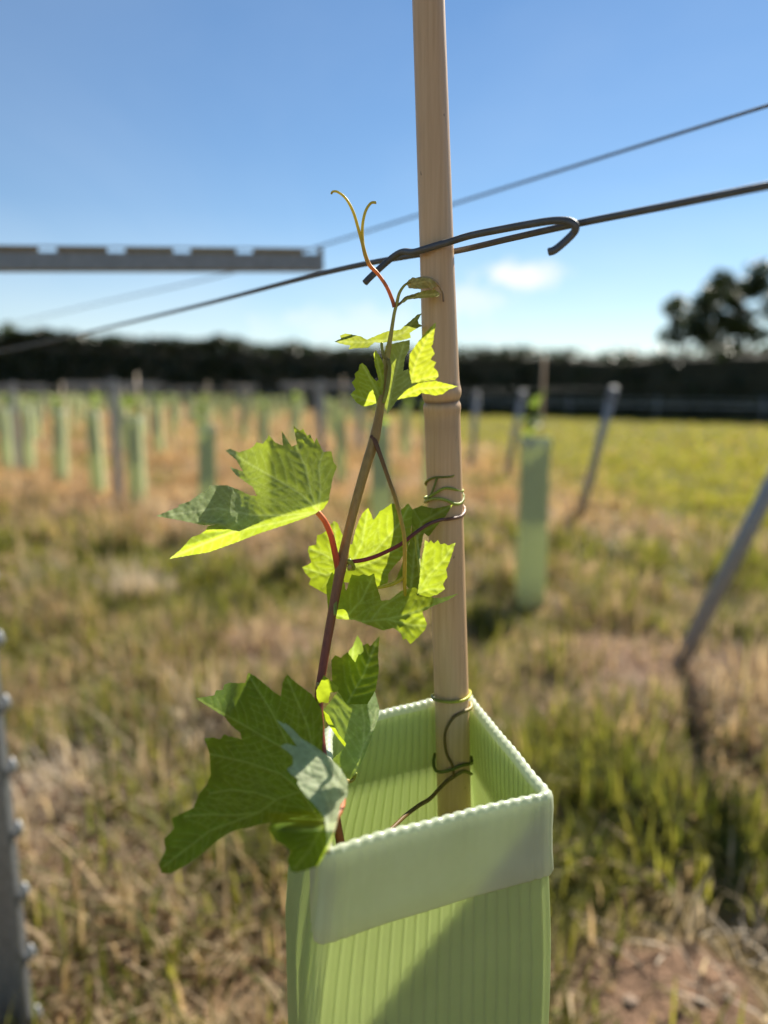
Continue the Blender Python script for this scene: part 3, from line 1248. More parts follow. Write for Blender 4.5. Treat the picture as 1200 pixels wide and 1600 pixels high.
shelter = empty('vine_shelter', (0.015, 0.285, 0))
tag(shelter, 'open square green twin-wall plastic vine shelter with folded rim around the thick bamboo cane', 'vine shelter')
LEV = [0.6185, 0.612, 0.60, 0.59, 0.58, 0.565, 0.55, 0.53, 0.50, 0.45, 0.38, 0.28, 0.18, 0.08, -0.03]
outer = [shelter_ring(z, flute(1, 0.0)) for z in LEV]
inner = [shelter_ring(z, flute(-1, -0.0026)) for z in LEV]
for i in range(4):
    V, F = [], []
    m = len(outer[0][i])
    for lst in (outer, inner):
        for L, z in enumerate(LEV):
            V += [(p.x, p.y, z) for p in lst[L][i]]
    nL = len(LEV)
    for s in (0, 1):
        for L in range(nL - 1):
            for k in range(m - 1):
                a = (s * nL + L) * m + k
                F.append((a, a + 1, a + m + 1, a + m))
    for k in range(3, m - 2, 4):       # the webs between the two skins
        for L in range(nL - 1):
            a = L * m + k
            b = (nL + L) * m + k
            F.append((a, a + m, b + m, b))
    mesh_obj('wall_panel', V, F, M_TUBE, shelter)
# the rim turned down over the outside
prof = [(-0.0029, -0.0018), (-0.0030, -0.0004), (-0.0022, 0.0009), (-0.0006, 0.0016), (0.0008, 0.0011), (0.0015, -0.0008), (0.0018, -0.005),
        (0.0016, -0.014), (0.0015, -0.024), (0.0017, -0.0328), (0.0014, -0.0334), (0.0008, -0.0328)]
V, F = [], []
PN = len(prof)
rings = []
for j, (o, dz) in enumerate(prof):
    rim_f = 1.0 if 1 <= j <= 6 else 0.12

    def fo(i, k, o=o, rim_f=rim_f):
        ph = ((k - 3) % 4) / 4.0
        return o + 0.00028 * rim_f * (abs(math.sin(math.pi * ph)) - 0.5) * (1 if o > 0 else -1) + 0.00012 * math.sin(k * 0.23 + i * 2) + (0.0003 * math.sin(k * 1.9) * (abs(k - 39) > 30) if o > 0 else 0)
    rings.append(shelter_ring(RIM + dz, fo))
per = [sum(len(s) - 1 for s in rings[0])][0]
for j, (o, dz) in enumerate(prof):
    kk = 0
    for i in range(4):
        for k, p in enumerate(rings[j][i][:-1]):
            ph = ((k - 3) % 4) / 4.0
            bz = 0.00042 * (abs(math.sin(math.pi * ph)) - 0.5) if 1 <= j <= 5 else 0.0
            wave = 0.0009 * math.sin(kk * 0.045 + 1.0) + 0.0005 * math.sin(kk * 0.13)
            drop = 0.0
            if j >= 8:      # lower hem wanders and is rounded at the front corner
                drop = -wave * 0.4
            V.append((p.x, p.y, RIM + dz + bz + drop + wave * 0.6))
            kk += 1
for j in range(PN - 1):
    for k in range(per):
        F.append((j * per + k, j * per + (k + 1) % per, (j + 1) * per + (k + 1) % per, (j + 1) * per + k))
mesh_obj('folded_collar', V, F, M_COLLAR, shelter)

# ------------------------------------------------------------------ the thick bamboo cane
cane = empty('bamboo_cane', (0.040, 0.331, 0))
tag(cane, 'thick tan bamboo cane standing in the corner of the open vine shelter', 'cane')
AX = [(0.0385, 0.3310, -0.05), (0.0382, 0.3310, 0.45), (0.0322, 0.3310, 0.62), (0.0180, 0.3310, 0.927), (-0.004, 0.332, 1.40)]


def cane_at(z):
    for a, b in zip(AX[:-1], AX[1:]):
        if z <= b[2]:
            break
    t = (z - a[2]) / (b[2] - a[2])
    return Vector((a[0] + (b[0] - a[0]) * t, a[1] + (b[1] - a[1]) * t, z))


def cane_r(z):
    r = np.interp(z, [-0.05, 0.62, 0.75, 0.775, 0.83, 0.93, 1.4], [0.0088, 0.0081, 0.0080, 0.0080, 0.0073, 0.0066, 0.0052])
    mk = 0.0
    for nz in (0.12, 0.44, 0.7665, 1.06, 1.33):
        d = z - nz
        r += 0.00075 * math.exp(-((d - 0.0028) / 0.0030) ** 2) + 0.0004 * math.exp(-((d + 0.004) / 0.0022) ** 2)
        r -= 0.00055 * math.exp(-((d + 0.0012) / 0.0010) ** 2)
        mk = max(mk, 0.8 * math.exp(-((d + 0.0012) / 0.0009) ** 2), 0.45 * math.exp(-((d - 0.0058) / 0.0010) ** 2),
                 0.22 * math.exp(-((d + 0.012) / 0.006) ** 2))
    return float(r), mk


zs = sorted(set([round(z, 5) for z in list(np.arange(-0.05, 1.40, 0.01))]
                + [round(nz + d, 5) for nz in (0.12, 0.44, 0.7665, 1.06, 1.33) for d in np.arange(-0.012, 0.012, 0.0006)]))
SEG = 40
V, F, MK = [], [], []
for z in zs:
    c = cane_at(z)
    r, mk = cane_r(z)
    for k in range(SEG):
        a = 2 * math.pi * k / SEG
        rr = r * (1 + 0.012 * math.sin(3 * a + 1) + 0.008 * math.sin(7 * a + z * 3))
        zz2 = z + 0.0009 * math.sin(a + 0.6)
        V.append((c.x + rr * math.cos(a), c.y + rr * math.sin(a), zz2))
        MK.append((mk, mk, mk))
for i in range(len(zs) - 1):
    for k in range(SEG):
        F.append((i * SEG + k, i * SEG + (k + 1) % SEG, (i + 1) * SEG + (k + 1) % SEG, (i + 1) * SEG + k))
F.append(tuple(range(SEG))[::-1])
F.append(tuple((len(zs) - 1) * SEG + k for k in range(SEG)))
mesh_obj('culm', V, F, M_CANE, cane, {'mark': MK})

# ------------------------------------------------------------------ trellis wires, clip, near post
H1 = EYE + 0.0601
H2 = EYE + 0.173
near_px = [(1330, 266), (1200, 290), (1050, 320), (890, 352), (800, 372), (708, 393), (640, 400), (500, 428), (300, 480), (100, 528), (0, 549), (-80, 564)]
near_w = [PZ(x, y, H1) for x, y in near_px]


def run_on(w, a, b):
    """carry a wire on straight past both ends of its list of points"""
    d0, d1 = (w[0] - w[1]).normalized(), (w[-1] - w[-2]).normalized()
    return ([w[0] + d0 * a * k for k in (1, 0.5, 0.22, 0.1, 0.04)] + w + [w[-1] + d1 * b * k for k in (0.04, 0.1, 0.22, 0.5, 1)])


near_w = run_on(near_w, 2.5, 9)
wire(near_w, 0.00128, 'dark wire passing behind the thick bamboo cane and held by the bent clip', seg=12)
far_w = [PZ(x, y, H2) for x, y in [(1400, 103), (1200, 165), (705, 320), (492, 387)]] + [PZ(x, y, H2 - 0.001) for x, y in [(340, 432), (160, 473), (0, 510), (-120, 537)]]
far_w = run_on(far_w, 2.5, 7)
wire(far_w, 0.0011, 'thinner wire resting in the end slot of the steel crossarm', seg=10)


def TX(s, ox, oy):
    return lambda x, y: (ox + x / s, oy + y / s)


T3, T4, T5 = TX(4, 480, 270), TX(3.636, 230, 640), TX(3.636, 450, 640)
T6, T7, T8, TB = TX(3.077, 230, 970), TX(10, 640, 720), TX(5.4545, 560, 1060), TX(4.4444, 470, 770)
TW = TX(2.857, 540, 260)

clip_px = [(86, 520, .326), (110, 495, .3265), (175, 435, .328), (225, 395, .3265), (262, 380, .322), (300, 383, .314), (345, 372, .3082), (410, 352, .3074),
           (470, 335, .3072), (560, 308, .3005), (700, 280, .2895), (820, 258, .2795), (920, 243, .2725), (985, 243, .2672), (1018, 256, .2655), (1027, 276, .266),
           (1015, 300, .2675), (980, 335, .268), (935, 372, .268), (907, 382, .268)]
pts = [U(*TW(x, y), z) for x, y, z in clip_px]
o = tube_obj('wire_clip', [(*p, 0.00142) for p in pts], M_WIRE, None, seg=14, n=6)
tag(o, 'bent steel clip hooking the bamboo cane to the trellis wire', 'wire clip')

PE, PL = U(505, 405, .912), U(-95, 402, .80)
root = empty('trellis_post', PZ(48, 1650, 0))
tag(root, 'close galvanised trellis post with hook tabs and a wide slotted crossarm', 'trellis post')
ex = (PE - PL)
half = ex.length
ex.normalize()
ey = Vector((0, 0, 1)).cross(ex).normalized()
ez = ex.cross(ey)
Mx = Matrix((ex, ey, ez)).transposed().to_4x4()
Mx.translation = PL


def arm_param(px):
    lo, hi = 0.0, half * 1.2
    for _ in range(50):
        m = (lo + hi) / 2
        p = PL + ex * m - Vector((0, 0, EYE))
        zc = p.y * math.cos(PITCH) - p.z * math.sin(PITCH)
        x = 600 + FPX * p.x / zc
        if x < px:
            lo = m
        else:
            hi = m
    return lo


pitch_s = arm_param(285) - arm_param(183)
slots = [arm_param(183) + pitch_s * k for k in range(-14, 3)]
slots = [s for s in slots if abs(s) < half - 0.02] + [half - 0.016]
bm = slot_arm(half, -0.0125, 0.025, 0.0, slots, 0.019, 0.0022, 0.022)
bmesh.ops.transform(bm, matrix=Mx, verts=bm.verts)
arm = bm_obj('crossarm', bm, M_SHADESTEEL, root)
bpy.context.view_layer.update()
base = Vector(PZ(48, 1650, 0))
topv = PL + Vector((0.0, 0.02, 0.03))
axis = (topv - base)
Hp = axis.z
wv = Vector((-1, 0.12, 0)).normalized() * 0.055
dv = Vector((0.12, 1, 0)).normalized() * 0.013
V, F = [], []
# rounded channel: outline from the visible front corner, swept up the post
outl = []
for k in range(6):
    a = k / 5 * math.pi / 2
    outl.append((0.004 - 0.004 * math.sin(a), 0.004 - 0.004 * math.cos(a)))
outl = [(0.0, 1.0)] + [(0.0, 0.004 / 0.013)] + [(0.004 / 0.055 * (1 - math.cos(a)), 0.004 / 0.013 * (1 - math.sin(a))) for a in np.linspace(0.2, math.pi / 2, 5)] \
    + [(0.3, 0.0), (0.36, 0.16), (0.64, 0.16), (0.70, 0.0), (0.93, 0.0), (1.0, 0.12), (1.0, 1.0)]
ne = len(outl)
nz = 12
for i in range(nz + 1):
    t = -0.25 + 1.25 * i / nz
    p = base + axis * t
    for (a, b) in outl:
        V.append(p + wv * a + dv * b)
for i in range(nz):
    for k in range(ne - 1):
        F.append((i * ne + k, i * ne + k + 1, (i + 1) * ne + k + 1, (i + 1) * ne + k))
up = mesh_obj('upright', V, F, M_SHADESTEEL, root, smooth=False)
md = up.modifiers.new('gauge', 'SOLIDIFY')
md.thickness = 0.002
md.offset = 1
hook_me = None
for k in range(12):
    t = 0.045 + 0.0785 * k
    if t > 0.96:
        break
    p = base + axis * t + dv * 0.7
    V, F = tube_geo([p + Vector((-0.001, 0, -0.004)), p + Vector((0.0045, 0, -0.0045)), p + Vector((0.0075, 0, 0.001)), p + Vector((0.0065, 0, 0.009)),
                     p + Vector((0.0062, 0, 0.0125))], [0.0034, 0.0048, 0.005, 0.0032, 0.0014], 8)
    mesh_obj('hook', V, F, M_STEEL, root)

# ------------------------------------------------------------------ the young grapevine
vine = empty('grapevine', (0.012, 0.28, 0))
tag(vine, 'young grapevine climbing out of the open vine shelter with sunlit lobed leaves and tendrils', 'grapevine')


def plane(px, py, zc, n):
    P0 = ray(px, py) * zc
    n = Vector(n).normalized()
    num = n.dot(P0)
    c, s = math.cos(PITCH), math.sin(PITCH)

    def f(x, y):
        a = (x - 600) / FPX
        b = -(y - 800) / FPX
        den = n.x * a + n.y * (c + b * s) + n.z * (-s + b * c)
        return num / den
    return f


def inside(poly, x, y):
    r = np.zeros(len(x), bool)
    n = len(poly)
    for i in range(n):
        x0, y0 = poly[i]
        x1, y1 = poly[(i + 1) % n]
        if y0 == y1:
            continue
        c = ((y0 > y) != (y1 > y)) & (x < (x1 - x0) * (y - y0) / (y1 - y0) + x0)
        r ^= c
    return r


def seg_dist(x, y, segs):
    d = np.full(len(x), 1e9)
    for (x0, y0), (x1, y1) in segs:
        dx, dy = x1 - x0, y1 - y0
        L = dx * dx + dy * dy + 1e-9
        t = np.clip(((x - x0) * dx + (y - y0) * dy) / L, 0, 1)
        d = np.minimum(d, np.hypot(x - x0 - t * dx, y - y0 - t * dy))
    return d


def patch(outline, tf, zfun, mains=(), col=(0.12, 0.2, 0.03), tr=(0.7, 0.82, 0.03), vcol=None, vtr=None, sp=2.3, tooth=0.8, bump=0.0004,
          tintfun=None, seed=0, sec=17.0):
    """a leaf blade: outline and veins given in zoomed pixels, bent by zfun (depth at a pixel)"""
    r = np.random.default_rng(seed + 100)
    po = [tf(*p) for p in outline]
    dense = []
    n = len(po)
    cum = 0
    for i in range(n):
        a, b = np.array(po[i]), np.array(po[(i + 1) % n])
        L = np.hypot(*(b - a))
        m = max(1, int(L / sp))
        nrm = np.array([(b - a)[1], -(b - a)[0]]) / max(L, 1e-6)
        for k in range(m):
            q = a + (b - a) * k / m
            ph = (cum + L * k / m) / 9.0
            saw = (ph % 1.0) - 0.5
            q = q + nrm * tooth * saw * (1 if 0 < k < m else 0)
            dense.append(q)
        cum += L
    D = np.array(dense)
    x0, y0 = D.min(0)
    x1, y1 = D.max(0)
    gx, gy = np.meshgrid(np.arange(x0, x1, sp), np.arange(y0, y1, sp * 0.87))
    gx = gx + (np.arange(gx.shape[0]) % 2)[:, None] * sp / 2
    gx, gy = gx.ravel() + r.normal(0, .15, gx.size), gy.ravel() + r.normal(0, .15, gy.size)
    ins = inside(D, gx, gy)
    gx, gy = gx[ins], gy[ins]
    bsegs = [(tuple(D[i]), tuple(D[(i + 1) % len(D)])) for i in range(len(D))]
    ok = seg_dist(gx, gy, bsegs) > sp * 0.45
    pts = [Vector(p) for p in D] + [Vector((a, b)) for a, b in zip(gx[ok], gy[ok])]
    nb = len(D)
    vo, _, fo, *_ = delaunay_2d_cdt(pts, [(i, (i + 1) % nb) for i in range(nb)], [list(range(nb))], 1, 1e-4, False)
    X = np.array([p[0] for p in vo])
    Y = np.array([p[1] for p in vo])
    ins = inside(D, np.array([(X[f[0]] + X[f[1]] + X[f[2]]) / 3 for f in fo]), np.array([(Y[f[0]] + Y[f[1]] + Y[f[2]]) / 3 for f in fo]))
    F = [tuple(f) for f, i in zip(fo, ins) if i]
    # veins
    msegs, ssegs = [], []
    for line in mains:
        q = [np.array(tf(*p)) for p in line]
        for a, b in zip(q[:-1], q[1:]):
            msegs.append((tuple(a), tuple(b)))
        tot = sum(np.hypot(*(b - a)) for a, b in zip(q[:-1], q[1:]))
        run = 0
        nxt = sec * 0.7
        side = 1
        for a, b in zip(q[:-1], q[1:]):
            L = np.hypot(*(b - a))
            d = (b - a) / max(L, 1e-6)
            while nxt < run + L:
                p = a + d * (nxt - run)
                ln = 0.42 * (tot - nxt) + 8
                for sgn in (1, -1):
                    an = sgn * 0.85
                    e1 = np.array([d[0] * math.cos(an) - d[1] * math.sin(an), d[0] * math.sin(an) + d[1] * math.cos(an)])
                    an *= 0.75
                    e2 = np.array([d[0] * math.cos(an) - d[1] * math.sin(an), d[0] * math.sin(an) + d[1] * math.cos(an)])
                    m1 = p + e1 * ln * 0.5
                    ssegs.append((tuple(p), tuple(m1)))
                    ssegs.append((tuple(m1), tuple(m1 + e2 * ln * 0.5)))
                nxt += sec * (0.85 + 0.3 * r.random())
            run += L
    dm = seg_dist(X, Y, msegs) if msegs else np.full(len(X), 1e9)
    ds = seg_dist(X, Y, ssegs) if ssegs else np.full(len(X), 1e9)
    vm = np.exp(-(dm / 1.7) ** 2)
    vs = np.exp(-(ds / 1.15) ** 2) * 0.45
    vv = np.maximum(vm, vs)
    Z = zfun(X, Y)
    Z = Z + bump * (1.6 * (fbm(X / 11, Y / 11, seed) - 0.5) + 1.1 * np.exp(-(ds / 3.2) ** 2) + 1.3 * np.exp(-(dm / 3.5) ** 2))
    c, s = math.cos(PITCH), math.sin(PITCH)
    a, b = (X - 600) / FPX, -(Y - 800) / FPX
    P = np.stack([a * Z, (c + b * s) * Z, (-s + b * c) * Z + EYE], 1)
    col = np.array(col)
    tr = np.array(tr)
    vcol = np.array(vcol if vcol is not None else np.clip(col * 1.7 + 0.05, 0, 1))
    vtr = np.array(vtr if vtr is not None else np.clip(tr * 1.1 + 0.10, 0, 1))
    mot = (0.78 + 0.44 * fbm(X / 16, Y / 16, seed + 3))[:, None]
    C = (col * mot) * (1 - vv[:, None]) + vcol * vv[:, None]
    T = (tr * (0.86 + 0.28 * fbm(X / 20, Y / 20, seed + 5))[:, None]) * (1 - vv[:, None]) + vtr * vv[:, None]
    if tintfun is not None:
        C, T = tintfun(X, Y, C, T)
    return P, F, C, T


def leaf(patches, parent=None, label=None):
    V, F, C, T = [], [], [], []
    o = 0
    for P, f, c, t in patches:
        V.append(P)
        F += [tuple(i + o for i in q) for q in f]
        C.append(c)
        T.append(t)
        o += len(P)
    ob = mesh_obj('leaf', np.concatenate(V), F, M_LEAF, parent or vine, {'col': np.concatenate(C), 'trans': np.concatenate(T)})
    if label:
        ob['label'] = label
    return ob


def line_px(name, pts, mat, cols, parent=None, seg=10, n=8, tf=None):
    """pts: (x, y, depth, width in photo pixels)"""
    ctrl = []
    for (x, y, z, w) in pts:
        if tf:
            x, y = tf(x, y)
        ctrl.append((*U(x, y, z), w / 2 * z / FPX))
    return tube_obj(name, ctrl, mat, parent or vine, cols, seg, n)


RED, ORG, BRN = (0.30, 0.045, 0.025), (0.62, 0.16, 0.035), (0.16, 0.075, 0.035)
OLV, GRN, YEL = (0.30, 0.22, 0.06), (0.34, 0.38, 0.06), (0.72, 0.56, 0.06)
# stem
b0 = Vector((0.010, 0.282, -0.01))
ctrl = [(*b0, 0.0026), (0.004, 0.279, 0.30, 0.0023), (-0.008, 0.268, 0.52, 0.0019)]
for (x, y, z, w) in [(527, 1290, .274, 21), (506, 1190, .284, 19), (498, 1098, .291, 20), (505, 1040, .294, 20), (516, 975, .297, 21), (527, 915, .299, 23),
                     (534, 880, .300, 27), (541, 845, .301, 22), (556, 785, .302, 22), (572, 728, .303, 23), (584, 690, .304, 25), (592, 650, .305, 20), (598, 610, .306, 18),
                     (603, 565, .307, 17), (607, 545, .307, 13), (612, 515, .307, 9), (616, 490, .307, 8), (620, 474, .307, 8), (624, 458, .307, 7), (632, 446, .308, 6), (642, 440, .309, 4)]:
    ctrl.append((*U(x, y, z), w * 0.335 * z / FPX))
stem_cols = [BRN] * 3 + [(0.20, 0.055, 0.03), (0.22, 0.05, 0.03), (0.20, 0.05, 0.03), (0.19, 0.055, 0.03), (0.20, 0.08, 0.035), (0.22, 0.10, 0.04), (0.27, 0.15, 0.05),
             (0.31, 0.20, 0.06), (0.30, 0.21, 0.06), (0.28, 0.19, 0.06), (0.27, 0.17, 0.055), (0.28, 0.20, 0.06), (0.32, 0.24, 0.06), (0.34, 0.27, 0.06), (0.33, 0.27, 0.06),
             (0.36, 0.33, 0.07), (0.36, 0.35, 0.07), (0.34, 0.34, 0.07), (0.34, 0.32, 0.07), (0.38, 0.36, 0.08)]
stem_cols = [tuple(min(1, v * 1.4) for v in c) for c in stem_cols]
stem = tube_obj('stem', ctrl, M_STEM, vine, stem_cols, 14, 6, 0.01)


# --- leaf A: large, pale underside, left of the stem
pa = plane(497, 798, .293, (0.0, -0.76, 0.65))


def zA(x, y):
    z = pa(x, y)
    # bottom edge folds down into the light
    ly = 791 + (488 - x) * (826 - 791) / (488 - 376)
    d = np.maximum(0, y - ly)
    z = z + 0.00042 * d
    # tip of the low lobe hangs, the small side lobe lies flat
    low = sstep(812, 828, y - (400 - x) * 0.06)
    z = z + 0.00030 * np.maximum(0, 374 - x) * low
    side = (1 - sstep(355, 425, x)) * (1 - low)
    z = z + side * (0.00026 * (826 - y) + 0.0022 * (fbm(x / 8, y / 8, 8) - 0.5))
    top = 1 - sstep(675, 715, y)
    z = z + top * 0.002 * (fbm(x / 6, y / 9, 12) - 0.5)
    z = z + 0.0006 * np.sin((x - 480) / 34.0 + (y - 760) / 40.0)
    return z


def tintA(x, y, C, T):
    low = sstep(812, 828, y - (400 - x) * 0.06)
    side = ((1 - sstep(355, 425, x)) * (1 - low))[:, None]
    C = C * (1 - side) + (C * 0.9 + np.array([0.10, 0.12, 0.09])) * side  # side lobe paled to stand in for sunlit glints
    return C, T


A_out = [(970, 585), (880, 622), (780, 657), (640, 702), (500, 757), (350, 810), (125, 848), (190, 795), (250, 727), (290, 712), (330, 690), (345, 662),
         (395, 652), (320, 657), (200, 632), (50, 605), (180, 552), (176, 542), (240, 522), (292, 484), (350, 452), (352, 432), (412, 430), (450, 430), (520, 455),
         (585, 488), (625, 490), (600, 440), (560, 412), (500, 368), (470, 325), (545, 352), (505, 285), (445, 234), (470, 222), (520, 243), (575, 225),
         (600, 212), (622, 185), (655, 195), (682, 165), (690, 143), (728, 188), (772, 205), (763, 118), (820, 210), (852, 198), (830, 92), (868, 120), (885, 108),
         (908, 148), (925, 140), (950, 190), (962, 160), (1000, 240), (1045, 236), (1060, 300), (1078, 325), (1055, 385), (1043, 450), (1030, 520), (1000, 565)]
A_v = [[(970, 578), (880, 485), (760, 410), (600, 320), (450, 228)], [(970, 578), (930, 470), (900, 330), (840, 200)], [(972, 578), (985, 450), (975, 320), (1000, 240)],
       [(968, 582), (800, 600), (600, 600), (400, 560), (120, 600)], [(966, 583), (750, 640), (500, 690), (300, 770), (130, 845)]]
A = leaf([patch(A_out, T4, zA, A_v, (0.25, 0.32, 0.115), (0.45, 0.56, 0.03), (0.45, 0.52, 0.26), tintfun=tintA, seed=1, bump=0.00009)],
         label='large pale-backed lobed leaf on the red stalk')
line_px('petiole', [(968, 582, .2925, 9), (1012, 640, .293, 9), (1045, 720, .295, 9.5), (1066, 810, .2975, 10), (1088, 905, .300, 13)], M_STEM,
        [(0.85, 0.30, 0.07), (0.82, 0.18, 0.06), (0.72, 0.12, 0.05), (0.45, 0.08, 0.04)], A, tf=T4)

# --- leaf B: bright leaf behind the stem
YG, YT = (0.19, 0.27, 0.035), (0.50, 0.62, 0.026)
pb = plane(560, 850, .3115, (0.10, -0.97, 0.18))


def zB(x, y):
    return pb(x, y) + 0.003 * np.cos((x - 560) / 45) + 0.0018 * np.sin(y / 22 + x / 30)


B_out = [(80, 895), (112, 882), (132, 868), (112, 800), (118, 775), (160, 767), (165, 712), (192, 706), (213, 692), (240, 655), (262, 632), (280, 642), (300, 690), (330, 760),
         (365, 765), (382, 690), (400, 640), (422, 590), (455, 557), (472, 592), (484, 627), (500, 610), (520, 578), (550, 562), (590, 532), (606, 536), (614, 565), (640, 572),
         (682, 533), (706, 562), (702, 640), (697, 720), (680, 790), (640, 850), (600, 892), (572, 930), (566, 985), (500, 1010), (400, 990), (320, 980), (250, 990),
         (220, 1050), (182, 1030), (118, 992), (130, 962), (100, 932)]
HB = (345, 905)
B_v = [[HB, (420, 760), (450, 580)], [HB, (500, 800), (640, 640), (690, 545)], [HB, (480, 870), (620, 790), (690, 730)], [HB, (270, 800), (260, 640)], [HB, (200, 820), (120, 790)],
       [HB, (220, 940), (90, 900)]]
pb2 = plane(590, 985, .2885, (0.03, -0.70, 0.70))


def zB2(x, y):
    z = pb2(x, y)
    d = np.maximum(0, (x - 640) * 0.8 + (y - 962) * 0.6)
    z = z + 0.00035 * d * sstep(955, 972, y)
    z = z + 0.0025 * np.sin((x - 560) / 26.0)
    z = z + (0.306 - z) * (1 - sstep(536, 572, x)) * (z < 0.306)
    # the tip stands out in the light
    z = z + 0.0003 * np.maximum(0, x - 676)
    return z


B2_out = [(280, 1190), (228, 1150), (217, 1000), (250, 918), (290, 905), (312, 945), (330, 1030), (362, 935), (400, 945), (430, 935), (458, 945), (490, 930), (500, 990), (520, 1050),
          (528, 1085), (580, 1080), (640, 1032), (690, 1015), (722, 1010), (760, 1042), (830, 1070), (880, 1068), (970, 1045), (905, 1085), (832, 1112), (762, 1150), (790, 1220),
          (778, 1252), (742, 1290), (697, 1332), (668, 1300), (655, 1310), (640, 1270), (600, 1240), (540, 1255), (508, 1243), (440, 1218), (380, 1195)]
B2_v = [[(262, 1165), (420, 1205), (560, 1190), (680, 1165), (830, 1110)], [(330, 1180), (420, 1080), (480, 950)], [(560, 1190), (700, 1225), (785, 1230)], [(470, 1200), (530, 1120), (690, 1020)]]
pb3 = plane(680, 900, .2905, (0.15, -0.98, 0.10))
B3_out = [(752, 880), (770, 800), (778, 740), (800, 757), (812, 742), (830, 762), (850, 740), (868, 767), (890, 760), (910, 772), (952, 755), (932, 820), (915, 872), (898, 910),
          (906, 950), (880, 990), (892, 1020), (850, 1050), (800, 1065), (735, 1050), (748, 960)]
B3_v = [[(738, 1045), (800, 940), (880, 860), (950, 757)], [(738, 1045), (800, 1020), (890, 1022)], [(738, 1045), (760, 900), (780, 745)]]
pb4 = plane(650, 850, .318, (0.2, -0.74, 0.62))
B4_out = [(700, 570), (760, 545), (830, 562), (935, 540), (900, 600), (860, 642), (800, 722), (772, 702), (752, 800), (745, 900), (748, 1030), (690, 1020), (640, 960), (606, 985),
          (640, 900), (690, 760), (702, 680)]
pb4f = lambda x, y: np.clip(pb4(x, y), .306, .3225)
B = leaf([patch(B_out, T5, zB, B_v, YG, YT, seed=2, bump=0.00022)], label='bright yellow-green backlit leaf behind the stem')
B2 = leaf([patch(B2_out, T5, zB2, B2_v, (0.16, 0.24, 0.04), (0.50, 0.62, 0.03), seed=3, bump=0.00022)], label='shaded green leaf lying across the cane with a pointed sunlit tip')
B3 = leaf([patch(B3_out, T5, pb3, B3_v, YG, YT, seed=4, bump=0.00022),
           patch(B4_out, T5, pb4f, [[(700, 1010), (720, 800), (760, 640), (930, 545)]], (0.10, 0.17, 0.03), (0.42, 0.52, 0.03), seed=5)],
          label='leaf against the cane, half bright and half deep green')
line_px('petiole', [(338, 862, .3005, 8), (352, 862, .300, 8), (372, 900, .3035, 7), (345, 905, .311, 6)], M_STEM, [GRN, GRN], B, tf=T5)
line_px('petiole', [(300, 900, .2995, 7), (290, 1000, .2985, 6), (270, 1100, .297, 6), (268, 1165, .292, 5)], M_STEM, [(0.3, 0.16, 0.05), GRN], B2, tf=T5)
line_px('petiole', [(725, 715, .3085, 5), (735, 790, .3085, 6), (748, 900, .302, 6), (765, 1040, .294, 6), (738, 1048, .2905, 5)], M_STEM, [(0.5, 0.55, 0.08), GRN], B3, tf=T5)

# --- leaf C: large dark leaf hanging over the rim, with its turned-over pale lobe
pc = plane(400, 1200, .2620, (0.02, -0.70, 0.71))


def zC(x, y):
    z = pc(x, y)
    z = z + 0.0030 * np.sin((x - 300) / 48.0) * np.sin((y - 1050) / 60.0)
    # light catching tip at the top corner
    t = sstep(0, 30, (368 - x) + (1118 - y) * 0.4) * (1 - sstep(1110, 1135, y))
    z = z + 0.00042 * t * (1122 - y)
    # last lobe over the rim stays clear of the collar
    low = sstep(1268, 1300, y) * sstep(400, 440, x)
    z = z * (1 - low) + np.minimum(z, 0.2265) * low
    # underturned bottom edge of the long lobe
    ly = 1282 + (440 - x) * 0.52
    z = z + 0.0003 * np.maximum(0, y - ly) * (1 - sstep(400, 430, x))
    return z


C_out = [(840, 620), (848, 500), (838, 425), (812, 382), (788, 350), (760, 330), (700, 285), (672, 258), (650, 300), (643, 362), (612, 345), (570, 308), (522, 268), (485, 250),
         (472, 298), (440, 300), (400, 297), (372, 305), (362, 332), (330, 335), (322, 358), (285, 365), (232, 372), (290, 410), (370, 460), (400, 500), (448, 540), (456, 570),
         (400, 556), (370, 545), (350, 570), (315, 560), (275, 565), (288, 605), (300, 640), (305, 740), (285, 790), (250, 830), (222, 900), (118, 950), (128, 1000), (80, 1050),
         (88, 1100), (58, 1170), (70, 1212), (112, 1215), (200, 1170), (262, 1120), (330, 1060), (410, 1012), (520, 985), (596, 968), (582, 1000), (620, 1060), (668, 1088),
         (692, 1112), (672, 1152), (690, 1205), (720, 1210), (762, 1200), (820, 1178), (850, 1130), (866, 1090), (870, 1000), (890, 920), (900, 800), (880, 700)]
HC = (845, 985)
C_v = [[HC, (740, 820), (620, 860), (540, 920), (300, 1010), (80, 1180)], [HC, (800, 760), (700, 640), (480, 510), (250, 380)], [HC, (830, 750), (770, 500), (675, 280)],
       [HC, (740, 820), (640, 735), (480, 680), (300, 640)], [(620, 860), (520, 825), (400, 812), (300, 830)], [HC, (780, 1100), (710, 1190)], [(700, 640), (600, 440), (490, 265)],
       [(540, 920), (420, 935), (300, 930), (180, 940)]]
pc2 = plane(514, 1325, .2300, (0.30, -0.40, 0.87))


def zC2(x, y):
    z = pc2(x, y)
    r = np.maximum(0, (x - 470) * 0.85 - (1215 - y) * 0.55)
    z = z - 0.00003 * r
    z = z + 0.0006 * np.sin((x + y) / 17.0)
    return np.minimum(z, zC(x, y) - 0.0035)


